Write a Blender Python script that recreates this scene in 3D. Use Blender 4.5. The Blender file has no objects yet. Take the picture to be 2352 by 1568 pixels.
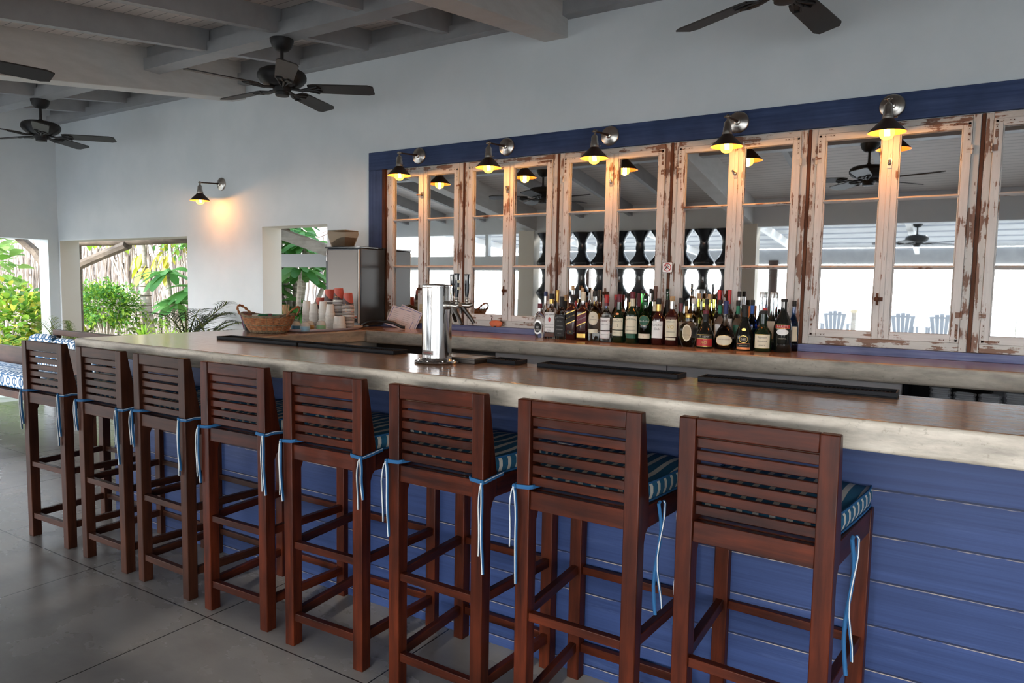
import bpy, bmesh, math, random
from mathutils import Vector, Matrix
PI = math.pi
sc = bpy.context.scene
C = sc.collection
rnd = random.Random(7)

# ------------------------------------------------------------ camera, world, light, exposure
CAMZ = 1.392
cam = bpy.data.cameras.new('camera'); camo = bpy.data.objects.new('camera', cam); C.objects.link(camo)
cx = Vector((0.84854, 0.52883, 0.01792)); cy = Vector((-0.05666, 0.05713, 0.99676)); cz = Vector((0.52609, -0.84680, 0.07844))
camo.matrix_world = Matrix(((cx.x, cy.x, cz.x, 0), (cx.y, cy.y, cz.y, 0), (cx.z, cy.z, cz.z, CAMZ), (0, 0, 0, 1)))
cam.sensor_width = 36; cam.lens = 36 * 1615.7 / 2352; cam.clip_end = 300; cam.clip_start = .05
sc.camera = camo

wd = bpy.data.worlds.new('sky'); sc.world = wd; wd.use_nodes = True
wn = wd.node_tree.nodes; wl = wd.node_tree.links
bg = wn['Background']
tc = wn.new('ShaderNodeTexCoord'); sx = wn.new('ShaderNodeSeparateXYZ'); wl.new(tc.outputs['Generated'], sx.inputs[0])
rp = wn.new('ShaderNodeValToRGB'); wl.new(sx.outputs['Z'], rp.inputs[0])
rp.color_ramp.elements[0].position = 0.0; rp.color_ramp.elements[0].color = (1.0, .975, .94, 1)
rp.color_ramp.elements[1].position = 0.7; rp.color_ramp.elements[1].color = (.55, .74, 1.0, 1)
wl.new(rp.outputs[0], bg.inputs['Color'])
# hazy sea side (-y, and a little to the left) is far brighter than the sky over the garden
dt_ = wn.new('ShaderNodeVectorMath'); dt_.operation = 'DOT_PRODUCT'; wl.new(tc.outputs['Generated'], dt_.inputs[0]); dt_.inputs[1].default_value = (-.12, -.985, .10)
r2 = wn.new('ShaderNodeValToRGB'); wl.new(dt_.outputs['Value'], r2.inputs[0])
r2.color_ramp.elements[0].position = .0; r2.color_ramp.elements[0].color = (.075, .075, .075, 1)
r2.color_ramp.elements[1].position = .93; r2.color_ramp.elements[1].color = (1, 1, 1, 1)
q_ = r2.color_ramp.elements.new(.62); q_.color = (.22, .22, .22, 1)
mu_ = wn.new('ShaderNodeMath'); mu_.operation = 'MULTIPLY'; wl.new(r2.outputs[0], mu_.inputs[0]); mu_.inputs[1].default_value = 12.0
wl.new(mu_.outputs[0], bg.inputs['Strength'])
sun = bpy.data.lights.new('sun', 'SUN'); sun.energy = 2.6; sun.angle = math.radians(3); sun.color = (1, .95, .86)
suno = bpy.data.objects.new('sun', sun); C.objects.link(suno)
suno.rotation_euler = Vector((.25, -1.0, .62)).to_track_quat('Z', 'Y').to_euler()
suno.location = (4, -12, 10)
vs = sc.view_settings
vs.view_transform = 'Standard'; vs.look = 'None'; vs.gamma = 1; vs.use_curve_mapping = False
vs.exposure = 0.86
cy_ = sc.cycles
cy_.max_bounces = 9; cy_.diffuse_bounces = 5; cy_.glossy_bounces = 5; cy_.transmission_bounces = 6; cy_.transparent_max_bounces = 10
cy_.caustics_reflective = False; cy_.caustics_refractive = False; cy_.sample_clamp_indirect = 6
cy_.use_denoising = True

# ------------------------------------------------------------ materials
def lin(r, g, b):
    f = lambda v: (v/255)/12.92 if v/255 <= .04045 else ((v/255+.055)/1.055)**2.4
    return (f(r), f(g), f(b), 1)
def base(name):
    m = bpy.data.materials.new(name); m.use_nodes = True
    nt = m.node_tree; return m, nt, nt.nodes['Principled BSDF']
def coords(nt, stretch=(1, 1, 1), kind='Object', off=True):
    t = nt.nodes.new('ShaderNodeTexCoord'); mp = nt.nodes.new('ShaderNodeMapping')
    if off:                                   # every piece gets its own stretch of grain
        oi = nt.nodes.new('ShaderNodeObjectInfo'); ad = nt.nodes.new('ShaderNodeVectorMath'); ad.operation = 'ADD'
        nt.links.new(t.outputs[kind], ad.inputs[0]); nt.links.new(oi.outputs['Location'], ad.inputs[1]); nt.links.new(ad.outputs[0], mp.inputs[0])
    else: nt.links.new(t.outputs[kind], mp.inputs[0])
    mp.inputs['Scale'].default_value = stretch
    return mp.outputs[0]
def noise(nt, vec, scale, detail=4, rough=.6):
    n = nt.nodes.new('ShaderNodeTexNoise'); nt.links.new(vec, n.inputs['Vector'])
    n.inputs['Scale'].default_value = scale; n.inputs['Detail'].default_value = detail; n.inputs['Roughness'].default_value = rough
    return n.outputs['Fac']
def ramp(nt, fac, stops):
    r = nt.nodes.new('ShaderNodeValToRGB'); nt.links.new(fac, r.inputs[0])
    e = r.color_ramp.elements
    e[0].position, e[0].color = stops[0]; e[1].position, e[1].color = stops[-1]
    for p, c in stops[1:-1]:
        x = e.new(p); x.color = c
    return r.outputs[0]
def mathn(nt, op, a, b=None, c=None):
    n = nt.nodes.new('ShaderNodeMath'); n.operation = op
    for i, v in enumerate((a, b, c)):
        if v is None: continue
        if isinstance(v, (int, float)): n.inputs[i].default_value = v
        else: nt.links.new(v, n.inputs[i])
    return n.outputs[0]
def mixc(nt, fac, a, b, mode='MIX'):
    n = nt.nodes.new('ShaderNodeMix'); n.data_type = 'RGBA'; n.blend_type = mode
    for s, v in ((n.inputs[0], fac), (n.inputs[6], a), (n.inputs[7], b)):
        if isinstance(v, (int, float)): s.default_value = v
        elif isinstance(v, tuple): s.default_value = v
        else: nt.links.new(v, s)
    return n.outputs[2]
def bump(nt, p, h, strength=.3, dist=.01):
    b = nt.nodes.new('ShaderNodeBump'); nt.links.new(h, b.inputs['Height'])
    b.inputs['Strength'].default_value = strength; b.inputs['Distance'].default_value = dist
    nt.links.new(b.outputs[0], p.inputs['Normal'])
def sepxyz(nt, v):
    s = nt.nodes.new('ShaderNodeSeparateXYZ'); nt.links.new(v, s.inputs[0]); return s.outputs
def mat(name, col, rough=.5, metal=0, c2=None, scale=8, stretch=(1, 1, 1), bmp=0, trans=0, ior=1.45, coat=0, emis=0, spec=None, contrast=.15, kind='Object'):
    m, nt, p = base(name)
    p.inputs['Roughness'].default_value = rough; p.inputs['Metallic'].default_value = metal
    p.inputs['Transmission Weight'].default_value = trans; p.inputs['IOR'].default_value = ior
    p.inputs['Coat Weight'].default_value = coat
    if spec is not None: p.inputs['Specular IOR Level'].default_value = spec
    if c2 is None: p.inputs['Base Color'].default_value = col
    else:
        f = noise(nt, coords(nt, stretch, kind), scale)
        nt.links.new(ramp(nt, f, [(.5-contrast, col), (.5+contrast, c2)]), p.inputs['Base Color'])
        if bmp: bump(nt, p, f, bmp)
    if emis:
        p.inputs['Emission Color'].default_value = col; p.inputs['Emission Strength'].default_value = emis
    return m
M = {}
M['plaster'] = mat('plaster', (.74, .79, .81, 1), .85, c2=(.80, .84, .86, 1), scale=2.2, bmp=.08)
M['plaster_warm'] = mat('plaster_warm', (.78, .72, .62, 1), .85, c2=(.80, .75, .66, 1), scale=3)
M['beam'] = mat('beam', (.58, .57, .55, 1), .6, c2=(.64, .63, .61, 1), scale=6, stretch=(1, 1, 4))
M['rafter'] = mat('rafter', (.33, .34, .35, 1), .5, c2=(.38, .39, .40, 1), scale=6)
# ceiling boards: seams every 8.5 cm across y
def board_mat(name, col, c2, axis, pitch, off, rough, seam, seamw, grain=(30, 3, 3), bstr=.5, wear=None):
    m, nt, p = base(name)
    v = coords(nt); s = sepxyz(nt, v)
    t = mathn(nt, 'FRACT', mathn(nt, 'DIVIDE', mathn(nt, 'SUBTRACT', s[axis], off), pitch))
    d = mathn(nt, 'ABSOLUTE', mathn(nt, 'SUBTRACT', t, .5))            # .5 at the seam
    edge = mathn(nt, 'GREATER_THAN', d, .5 - seamw)
    idx = mathn(nt, 'FLOOR', mathn(nt, 'DIVIDE', mathn(nt, 'SUBTRACT', s[axis], off), pitch))
    g = noise(nt, coords(nt, grain), 1.0, 6, .65)
    c = ramp(nt, g, [(.3, col), (.7, c2)])
    if wear:
        n2 = noise(nt, coords(nt, (2.2, 30, 34)), 1.0, 5, .7)
        c = mixc(nt, ramp(nt, n2, [(.60, (0, 0, 0, 1)), (.72, (.55, .55, .55, 1))]), c, wear[0])
        near = mathn(nt, 'GREATER_THAN', t, 1 - seamw*2.0)
        n3 = noise(nt, coords(nt, (6, 40, 40)), 1.0, 4, .7)
        c = mixc(nt, mathn(nt, 'MULTIPLY', near, ramp(nt, n3, [(.42, (0, 0, 0, 1)), (.56, (1, 1, 1, 1))])), c, wear[1])
    c = mixc(nt, edge, c, seam)
    nt.links.new(c, p.inputs['Base Color']); p.inputs['Roughness'].default_value = rough; p.inputs['Specular IOR Level'].default_value = .22
    h = mathn(nt, 'SUBTRACT', mathn(nt, 'MULTIPLY', g, .12), edge)
    bump(nt, p, h, bstr, .004)
    return m
M['planks'] = board_mat('planks', (.74, .69, .65, 1), (.80, .75, .71, 1), 1, .085, .027, .45, (.25, .24, .23, 1), .035, (3, 30, 3), .6)
M['blueboards'] = board_mat('blueboards', (.021, .038, .108, 1), (.036, .062, .165, 1), 2, .1325, .0405, .42, (.012, .018, .05, 1), .020, (1.5, 30, 60), .8,
                            wear=((.06, .09, .20, 1), (.36, .31, .25, 1)))
def wood(name, a, b, stretch, rough=.35, coat=.2, scale=1.0, vary=0):
    m, nt, p = base(name)
    v = coords(nt, stretch); g = noise(nt, v, scale, 6, .62)
    c = ramp(nt, g, [(.32, a), (.68, b)])
    f2 = noise(nt, coords(nt, (3, 3, 3)), 1.6, 3)
    c = mixc(nt, ramp(nt, f2, [(.35, (0, 0, 0, 1)), (.75, (.6, .6, .6, 1))]), c, tuple(x*.45 for x in a[:3])+(1,))
    if vary:
        oi = nt.nodes.new('ShaderNodeObjectInfo'); hs = nt.nodes.new('ShaderNodeHueSaturation')
        nt.links.new(c, hs.inputs['Color'])
        nt.links.new(mathn(nt, 'MULTIPLY_ADD', oi.outputs['Random'], vary, 1-vary*.5), hs.inputs['Value'])
        c = hs.outputs[0]
    nt.links.new(c, p.inputs['Base Color']); p.inputs['Roughness'].default_value = rough; p.inputs['Coat Weight'].default_value = coat; p.inputs['Specular IOR Level'].default_value = .16
    bump(nt, p, g, .06)
    return m
WA, WB = (.022, .0042, .0018, 1), (.100, .0185, .0060, 1)
M['wood_v'] = wood('wood_v', WA, WB, (35, 35, 3), .40, .08, vary=.25)
M['wood_x'] = wood('wood_x', WA, WB, (3, 35, 35), .40, .08, vary=.45)
M['wood_y'] = wood('wood_y', WA, WB, (35, 3, 35), .40, .08, vary=.25)
DA, DB = (.026, .0085, .0045, 1), (.078, .025, .012, 1)  # stool wood browned to paint in haze and reflection; daybed's own brown too
M['dull_v'] = wood('dull_v', DA, DB, (35, 35, 3), .45, .05, vary=.2)
M['dull_x'] = wood('dull_x', DA, DB, (3, 35, 35), .45, .05, vary=.3)
M['dull_y'] = wood('dull_y', DA, DB, (35, 3, 35), .45, .05, vary=.2)
M['greywood'] = wood('greywood', (.10, .075, .055, 1), (.22, .17, .125, 1), (3, 25, 25), .7, 0)
M['palewood'] = wood('palewood', (.40, .34, .28, 1), (.58, .52, .45, 1), (3, 25, 25), .7, 0)
M['darkwood'] = wood('darkwood', (.025, .012, .008, 1), (.06, .028, .018, 1), (3, 25, 25), .4, .1)
M['bluewood_x'] = wood('bluewood_x', (.034, .056, .135, 1), (.070, .105, .215, 1), (2, 40, 60), .5, 0)
M['bluewood_z'] = wood('bluewood_z', (.034, .056, .135, 1), (.070, .105, .215, 1), (60, 40, 2), .5, 0)
M['bluesill'] = wood('bluesill', (.09, .115, .25, 1), (.20, .23, .38, 1), (3, 40, 60), .55, 0)
def peel(name, stretch, thr=.56, paint=(.60, .58, .56, 1)):
    m, nt, p = base(name)
    n1 = noise(nt, coords(nt, stretch), 1.0, 7, .68)
    n2 = noise(nt, coords(nt, (9, 9, 9)), 1.0, 5, .6)
    s = mathn(nt, 'MULTIPLY_ADD', n2, .45, mathn(nt, 'MULTIPLY', n1, .55))
    pc = ramp(nt, n1, [(.3, tuple(x*.82 for x in paint[:3])+(1,)), (.65, paint)])
    wc = ramp(nt, n1, [(.35, (.09, .035, .018, 1)), (.7, (.24, .13, .085, 1))])
    k = ramp(nt, s, [(thr, (0, 0, 0, 1)), (thr+.02, (1, 1, 1, 1))])
    nt.links.new(mixc(nt, k, pc, wc), p.inputs['Base Color'])
    p.inputs['Roughness'].default_value = .6
    bump(nt, p, mathn(nt, 'SUBTRACT', mathn(nt, 'MULTIPLY', n1, .3), s), .5, .004)
    return m
M['peel_z'] = peel('peel_z', (70, 70, 5), .565)
M['peel_x'] = peel('peel_x', (5, 70, 70), .565)
M['peel_cz'] = peel('peel_cz', (45, 45, 3), .515, (.54, .52, .49, 1))
M['peel_cx'] = peel('peel_cx', (3, 45, 45), .515, (.54, .52, .49, 1))
M['rawwood'] = wood('rawwood', (.05, .018, .010, 1), (.15, .06, .03, 1), (40, 40, 3), .65, 0)
M['mirror'] = mat('mirror', (.86, .88, .89, 1), .015, 1)
# floor: grey concrete slabs 0.892 m with thin joints
def floor_mat():
    m, nt, p = base('floor_slabs'); v = coords(nt); s = sepxyz(nt, v)
    def jt(c, off, pitch):
        t = mathn(nt, 'FRACT', mathn(nt, 'DIVIDE', mathn(nt, 'SUBTRACT', c, off), pitch))
        return mathn(nt, 'GREATER_THAN', mathn(nt, 'ABSOLUTE', mathn(nt, 'SUBTRACT', t, .5)), .4968)
    j = mathn(nt, 'MAXIMUM', jt(s[0], -3.437, .892), jt(s[1], 1.737, .892))
    a = noise(nt, v, 1.5, 6, .6); b = noise(nt, coords(nt, (1, 2, 1)), 2, 5, .6)
    f = mathn(nt, 'MULTIPLY_ADD', a, .6, mathn(nt, 'MULTIPLY', b, .4))
    c = ramp(nt, f, [(.35, (.165, .150, .138, 1)), (.65, (.26, .24, .22, 1))])
    st = noise(nt, coords(nt, (2.2, 6, 1)), 1.3, 6, .7)
    c = mixc(nt, ramp(nt, st, [(.55, (0, 0, 0, 1)), (.72, (.28, .28, .28, 1))]), c, (.14, .12, .10, 1))
    nt.links.new(mixc(nt, j, c, (.02, .02, .02, 1)), p.inputs['Base Color'])
    nt.links.new(mathn(nt, 'MULTIPLY_ADD', f, .30, .12), p.inputs['Roughness'])
    bump(nt, p, mathn(nt, 'SUBTRACT', mathn(nt, 'MULTIPLY', f, .2), j), .3, .003)
    return m
M['floor'] = floor_mat()
def ctop():
    m, nt, p = base('counter_top'); v = coords(nt, (1, 2, 2))
    a = noise(nt, v, 2.2, 6, .6); b = noise(nt, coords(nt, (6, 22, 6)), 2, 6, .7)
    f = mathn(nt, 'MULTIPLY_ADD', a, .6, mathn(nt, 'MULTIPLY', b, .4))
    nt.links.new(ramp(nt, f, [(.33, (.28, .14, .075, 1)), (.55, (.50, .29, .18, 1)), (.7, (.60, .39, .26, 1))]), p.inputs['Base Color'])
    nt.links.new(mathn(nt, 'MULTIPLY_ADD', b, .22, .10), p.inputs['Roughness'])
    bump(nt, p, b, .10, .004); p.inputs['Coat Weight'].default_value = .3; p.inputs['Coat Roughness'].default_value = .12
    return m
def cside():
    m, nt, p = base('counter_side'); v = coords(nt)
    a = noise(nt, coords(nt, (1.4, 1.4, 6)), 2.0, 7, .68); b = noise(nt, v, 55, 4, .7)
    c = ramp(nt, a, [(.34, (.27, .24, .20, 1)), (.50, (.48, .43, .355, 1)), (.64, (.66, .60, .51, 1))])
    c = mixc(nt, ramp(nt, b, [(.60, (0, 0, 0, 1)), (.75, (.8, .8, .8, 1))]), c, (.24, .20, .15, 1))
    s = sepxyz(nt, v)
    e = ramp(nt, mathn(nt, 'MULTIPLY_ADD', noise(nt, coords(nt, (3, 3, 1)), 3, 4), .02, s[2]), [(1.058, (0, 0, 0, 1)), (1.083, (1, 1, 1, 1))])
    c = mixc(nt, mathn(nt, 'MULTIPLY', e, .75), c, (.38, .26, .13, 1))
    nt.links.new(c, p.inputs['Base Color']); p.inputs['Roughness'].default_value = .45
    bump(nt, p, b, .15, .003)
    return m
M['ctop'] = ctop(); M['cside'] = cside()
# cushion stripes
def stripe(name, axis):
    m, nt, p = base(name); s = sepxyz(nt, coords(nt))
    t = mathn(nt, 'FRACT', mathn(nt, 'DIVIDE', s[axis], .042))
    k = mathn(nt, 'GREATER_THAN', t, .64)
    n = noise(nt, coords(nt, (1, 1, 1)), 400, 2)
    c = mixc(nt, k, (.008, .105, .20, 1), (.60, .57, .50, 1))
    c = mixc(nt, mathn(nt, 'MULTIPLY', n, .25), c, (.01, .02, .03, 1))
    nt.links.new(c, p.inputs['Base Color']); p.inputs['Roughness'].default_value = .85
    return m
M['stripe_x'] = stripe('stripe_x', 0); M['stripe_y'] = stripe('stripe_y', 1)
M['tie_blue'] = mat('tie_blue', (.015, .10, .24, 1), .8); M['tie_white'] = mat('tie_white', (.60, .62, .62, 1), .8)
# interlaced ring print
def rings():
    m, nt, p = base('ring_print'); s = sepxyz(nt, coords(nt))
    u = mathn(nt, 'MULTIPLY', mathn(nt, 'ADD', s[0], mathn(nt, 'MULTIPLY', s[1], .4)), .62); w = mathn(nt, 'MULTIPLY', mathn(nt, 'ADD', s[2], mathn(nt, 'MULTIPLY', s[1], .9)), .62)
    def ring(ou, ow, pu, pw, r0, wd):
        a = mathn(nt, 'SUBTRACT', mathn(nt, 'FRACT', mathn(nt, 'DIVIDE', mathn(nt, 'ADD', u, ou), pu)), .5)
        b = mathn(nt, 'SUBTRACT', mathn(nt, 'FRACT', mathn(nt, 'DIVIDE', mathn(nt, 'ADD', w, ow), pw)), .5)
        a = mathn(nt, 'MULTIPLY', a, pu/.06); b = mathn(nt, 'MULTIPLY', b, pw/.06)
        d = mathn(nt, 'SQRT', mathn(nt, 'ADD', mathn(nt, 'MULTIPLY', a, a), mathn(nt, 'MULTIPLY', b, b)))
        return mathn(nt, 'LESS_THAN', mathn(nt, 'ABSOLUTE', mathn(nt, 'SUBTRACT', d, r0)), wd)
    k = mathn(nt, 'MAXIMUM', ring(0, 0, .075, .055, .36, .075), ring(.0375, .0275, .075, .11, .42, .07))
    l = mathn(nt, 'LESS_THAN', mathn(nt, 'ABSOLUTE', mathn(nt, 'SUBTRACT', mathn(nt, 'FRACT', mathn(nt, 'DIVIDE', u, .075)), .5)), .06)
    k = mathn(nt, 'MAXIMUM', k, l)
    nt.links.new(mixc(nt, k, (.60, .62, .62, 1), (.015, .09, .20, 1)), p.inputs['Base Color']); p.inputs['Roughness'].default_value = .85
    return m
M['rings'] = rings()
M['fan'] = mat('fan', (.013, .013, .014, 1), .55); M['blade'] = mat('blade', (.028, .026, .025, 1), .55)
M['bronze'] = mat('bronze', (.16, .135, .11, 1), .32, .9, c2=(.26, .23, .19, 1), scale=30)
M['nickel'] = mat('nickel', (.42, .40, .36, 1), .28, 1, c2=(.55, .52, .48, 1), scale=20)
M['darkbronze'] = mat('darkbronze', (.045, .028, .022, 1), .5, .6)
M['copper'] = mat('copper', (.75, .26, .09, 1), .45, .3)
M['steel'] = mat('steel', (.12, .108, .10, 1), .42, 1); M['chrome'] = mat('chrome', (.62, .61, .60, 1), .10, 1)
M['black'] = mat('black', (.010, .011, .013, 1), .35); M['rubber'] = mat('rubber', (.006, .007, .010, 1), .6, spec=.25)
M['blackgloss'] = mat('blackgloss', (.008, .010, .014, 1), .12, coat=.5)
M['machine_side'] = mat('machine_side', (.035, .042, .05, 1), .3)
M['white'] = mat('white', (.80, .79, .77, 1), .5); M['cream'] = mat('cream', (.72, .66, .50, 1), .55)
M['paper'] = mat('paper', (.78, .76, .70, 1), .8); M['cupwhite'] = mat('cupwhite', (.72, .69, .64, 1), .6)
M['grey'] = mat('grey', (.42, .42, .43, 1), .55); M['fridge'] = mat('fridge', (.50, .49, .50, 1), .5)
M['backdark'] = mat('backdark', (.025, .026, .03, 1), .6)
M['red'] = mat('red', (.45, .03, .03, 1), .4); M['gold'] = mat('gold', (.62, .42, .12, 1), .35, .7)
M['orange'] = mat('orange', (.55, .12, .05, 1), .6); M['purple'] = mat('purple', (.16, .03, .10, 1), .8)
M['greenlabel'] = mat('greenlabel', (.01, .09, .05, 1), .5); M['greenp'] = mat('greenp', (.02, .22, .12, 1), .5)
M['bluep'] = mat('bluep', (.03, .12, .45, 1), .5); M['teal'] = mat('teal', (.03, .13, .22, 1), .4); M['ltblue'] = mat('ltblue', (.28, .47, .60, 1), .4)
M['jargreen'] = mat('jargreen', (.22, .42, .24, 1), .4); M['amberband'] = mat('amberband', (.50, .30, .10, 1), .4)
M['maroon'] = mat('maroon', (.14, .015, .03, 1), .45); M['silver'] = mat('silver', (.6, .6, .6, 1), .35, .8)
M['brownlabel'] = mat('brownlabel', (.10, .04, .025, 1), .5); M['navy'] = mat('navy', (.02, .03, .12, 1), .5); M['cork'] = mat('cork', (.45, .30, .16, 1), .8)
M['ink'] = mat('ink', (.02, .02, .02, 1), .7)
M['lilac'] = mat('lilac', (.70, .66, .70, 1), .7); M['inkblue'] = mat('inkblue', (.05, .12, .40, 1), .7); M['tan'] = mat('tan', (.50, .42, .28, 1), .8)
def glassm(name, col, rough=.02, ior=1.35):
    return mat(name, col, rough, 0, trans=1.0, ior=ior)
M['g_clear'] = glassm('g_clear', (.93, .95, .95, 1)); M['g_green'] = glassm('g_green', (.02, .16, .05, 1)); M['g_brown'] = glassm('g_brown', (.10, .025, .01, 1))
M['g_lime'] = glassm('g_lime', (.10, .85, .12, 1)); M['g_yellow'] = glassm('g_yellow', (.80, .72, .12, 1)); M['g_blue'] = glassm('g_blue', (.05, .25, .85, 1))
M['g_dark'] = mat('g_dark', (.008, .009, .008, 1), .08, coat=.4)
M['g_darkgreen'] = mat('g_darkgreen', (.006, .018, .008, 1), .08, coat=.4)
M['l_amber'] = glassm('l_amber', (.85, .24, .03, 1), 0, 1.33); M['l_dark'] = mat('l_dark', (.035, .006, .006, 1), .10, coat=.4)
M['l_brown'] = glassm('l_brown', (.45, .09, .02, 1), 0, 1.33); M['l_red'] = glassm('l_red', (.85, .05, .02, 1), 0, 1.33)
M['beans'] = mat('beans', (.012, .008, .006, 1), .5, c2=(.035, .02, .014, 1), scale=120, bmp=.8)
M['wicker'] = mat('wicker', (.26, .09, .035, 1), .6, c2=(.42, .19, .08, 1), scale=40)
M['wickerdark'] = mat('wickerdark', (.12, .09, .055, 1), .7, c2=(.28, .22, .14, 1), scale=40)
def thin(name, col, fac, rough=.1):
    m, nt, p = base(name); p.inputs['Base Color'].default_value = col; p.inputs['Roughness'].default_value = rough
    t = nt.nodes.new('ShaderNodeBsdfTransparent'); t.inputs[0].default_value = tuple(.6+.4*c for c in col[:3])+(1,)
    mx = nt.nodes.new('ShaderNodeMixShader'); mx.inputs[0].default_value = fac
    nt.links.new(t.outputs[0], mx.inputs[1]); nt.links.new(p.outputs[0], mx.inputs[2]); nt.links.new(mx.outputs[0], nt.nodes['Material Output'].inputs['Surface']); return m
M['hopper'] = thin('hopper', (.62, .50, .36, 1), .11); M['dome'] = thin('dome', (.85, .82, .76, 1), .55, .2); M['tumbler'] = thin('tumbler', (.75, .77, .80, 1), .30, .04)
def leafm(name, a, b, tr=.5):
    m, nt, p = base(name)
    g = nt.nodes.new('ShaderNodeNewGeometry'); oi = g.outputs['Random Per Island']
    c = ramp(nt, oi, [(0.0, a), (1.0, b)]); nt.links.new(c, p.inputs['Base Color']); p.inputs['Roughness'].default_value = .45
    t = nt.nodes.new('ShaderNodeBsdfTranslucent'); nt.links.new(c, t.inputs[0])
    mx = nt.nodes.new('ShaderNodeMixShader'); mx.inputs[0].default_value = tr
    nt.links.new(p.outputs[0], mx.inputs[1]); nt.links.new(t.outputs[0], mx.inputs[2])
    nt.links.new(mx.outputs[0], nt.nodes['Material Output'].inputs['Surface'])
    return m
M['leaf_mid'] = leafm('leaf_mid', (.04, .13, .015, 1), (.22, .38, .05, 1)); M['leaf_lime'] = leafm('leaf_lime', (.16, .34, .02, 1), (.42, .56, .08, 1))
M['leaf_deep'] = leafm('leaf_deep', (.06, .21, .04, 1), (.20, .42, .12, 1)); M['leaf_yel'] = leafm('leaf_yel', (.36, .40, .03, 1), (.60, .50, .10, 1))
M['leaf_olive'] = leafm('leaf_olive', (.12, .18, .03, 1), (.34, .38, .12, 1)); M['leaf_dark'] = leafm('leaf_dark', (.012, .035, .018, 1), (.05, .10, .04, 1), .25)
M['leaf_round'] = leafm('leaf_round', (.14, .30, .05, 1), (.34, .48, .15, 1))
M['sticks'] = mat('sticks', (.20, .155, .125, 1), .9, c2=(.46, .38, .33, 1), scale=5, stretch=(6, 6, 1)); M['bark'] = mat('bark', (.30, .25, .20, 1), .9, c2=(.55, .48, .42, 1), scale=9, stretch=(1, 1, 4), bmp=.4)
M['thatch'] = mat('thatch', (.25, .18, .15, 1), .9, c2=(.62, .52, .46, 1), scale=14, stretch=(3, 3, 8))
M['soil'] = mat('soil', (.34, .28, .20, 1), .95, c2=(.50, .43, .33, 1), scale=3); M['sand'] = mat('sand', (.80, .76, .68, 1), .95, c2=(.86, .82, .74, 1), scale=2)
M['adir'] = mat('adir', (.26, .27, .29, 1), .6); M['terracotta'] = mat('terracotta', (.50, .12, .055, 1), .7, c2=(.60, .17, .08, 1), scale=30)
M['rope'] = mat('rope', (.55, .45, .30, 1), .9)
def bulbm():
    m = bpy.data.materials.new('bulb_glass'); m.use_nodes = True; nt = m.node_tree; nt.nodes.clear()
    o = nt.nodes.new('ShaderNodeOutputMaterial'); a = nt.nodes.new('ShaderNodeAddShader')
    t = nt.nodes.new('ShaderNodeBsdfTransparent'); t.inputs[0].default_value = (1, .85, .55, 1)
    e = nt.nodes.new('ShaderNodeEmission'); e.inputs[0].default_value = (1, .45, .06, 1); e.inputs[1].default_value = 1.6
    nt.links.new(t.outputs[0], a.inputs[0]); nt.links.new(e.outputs[0], a.inputs[1]); nt.links.new(a.outputs[0], o.inputs[0]); return m
M['bulb'] = bulbm()
def fil():
    m = bpy.data.materials.new('filament_glow'); m.use_nodes = True; nt = m.node_tree; nt.nodes.clear()
    o = nt.nodes.new('ShaderNodeOutputMaterial'); e = nt.nodes.new('ShaderNodeEmission'); e.inputs[0].default_value = (1, .72, .30, 1); e.inputs[1].default_value = 30
    nt.links.new(e.outputs[0], o.inputs[0]); return m
M['filament'] = fil()

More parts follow.
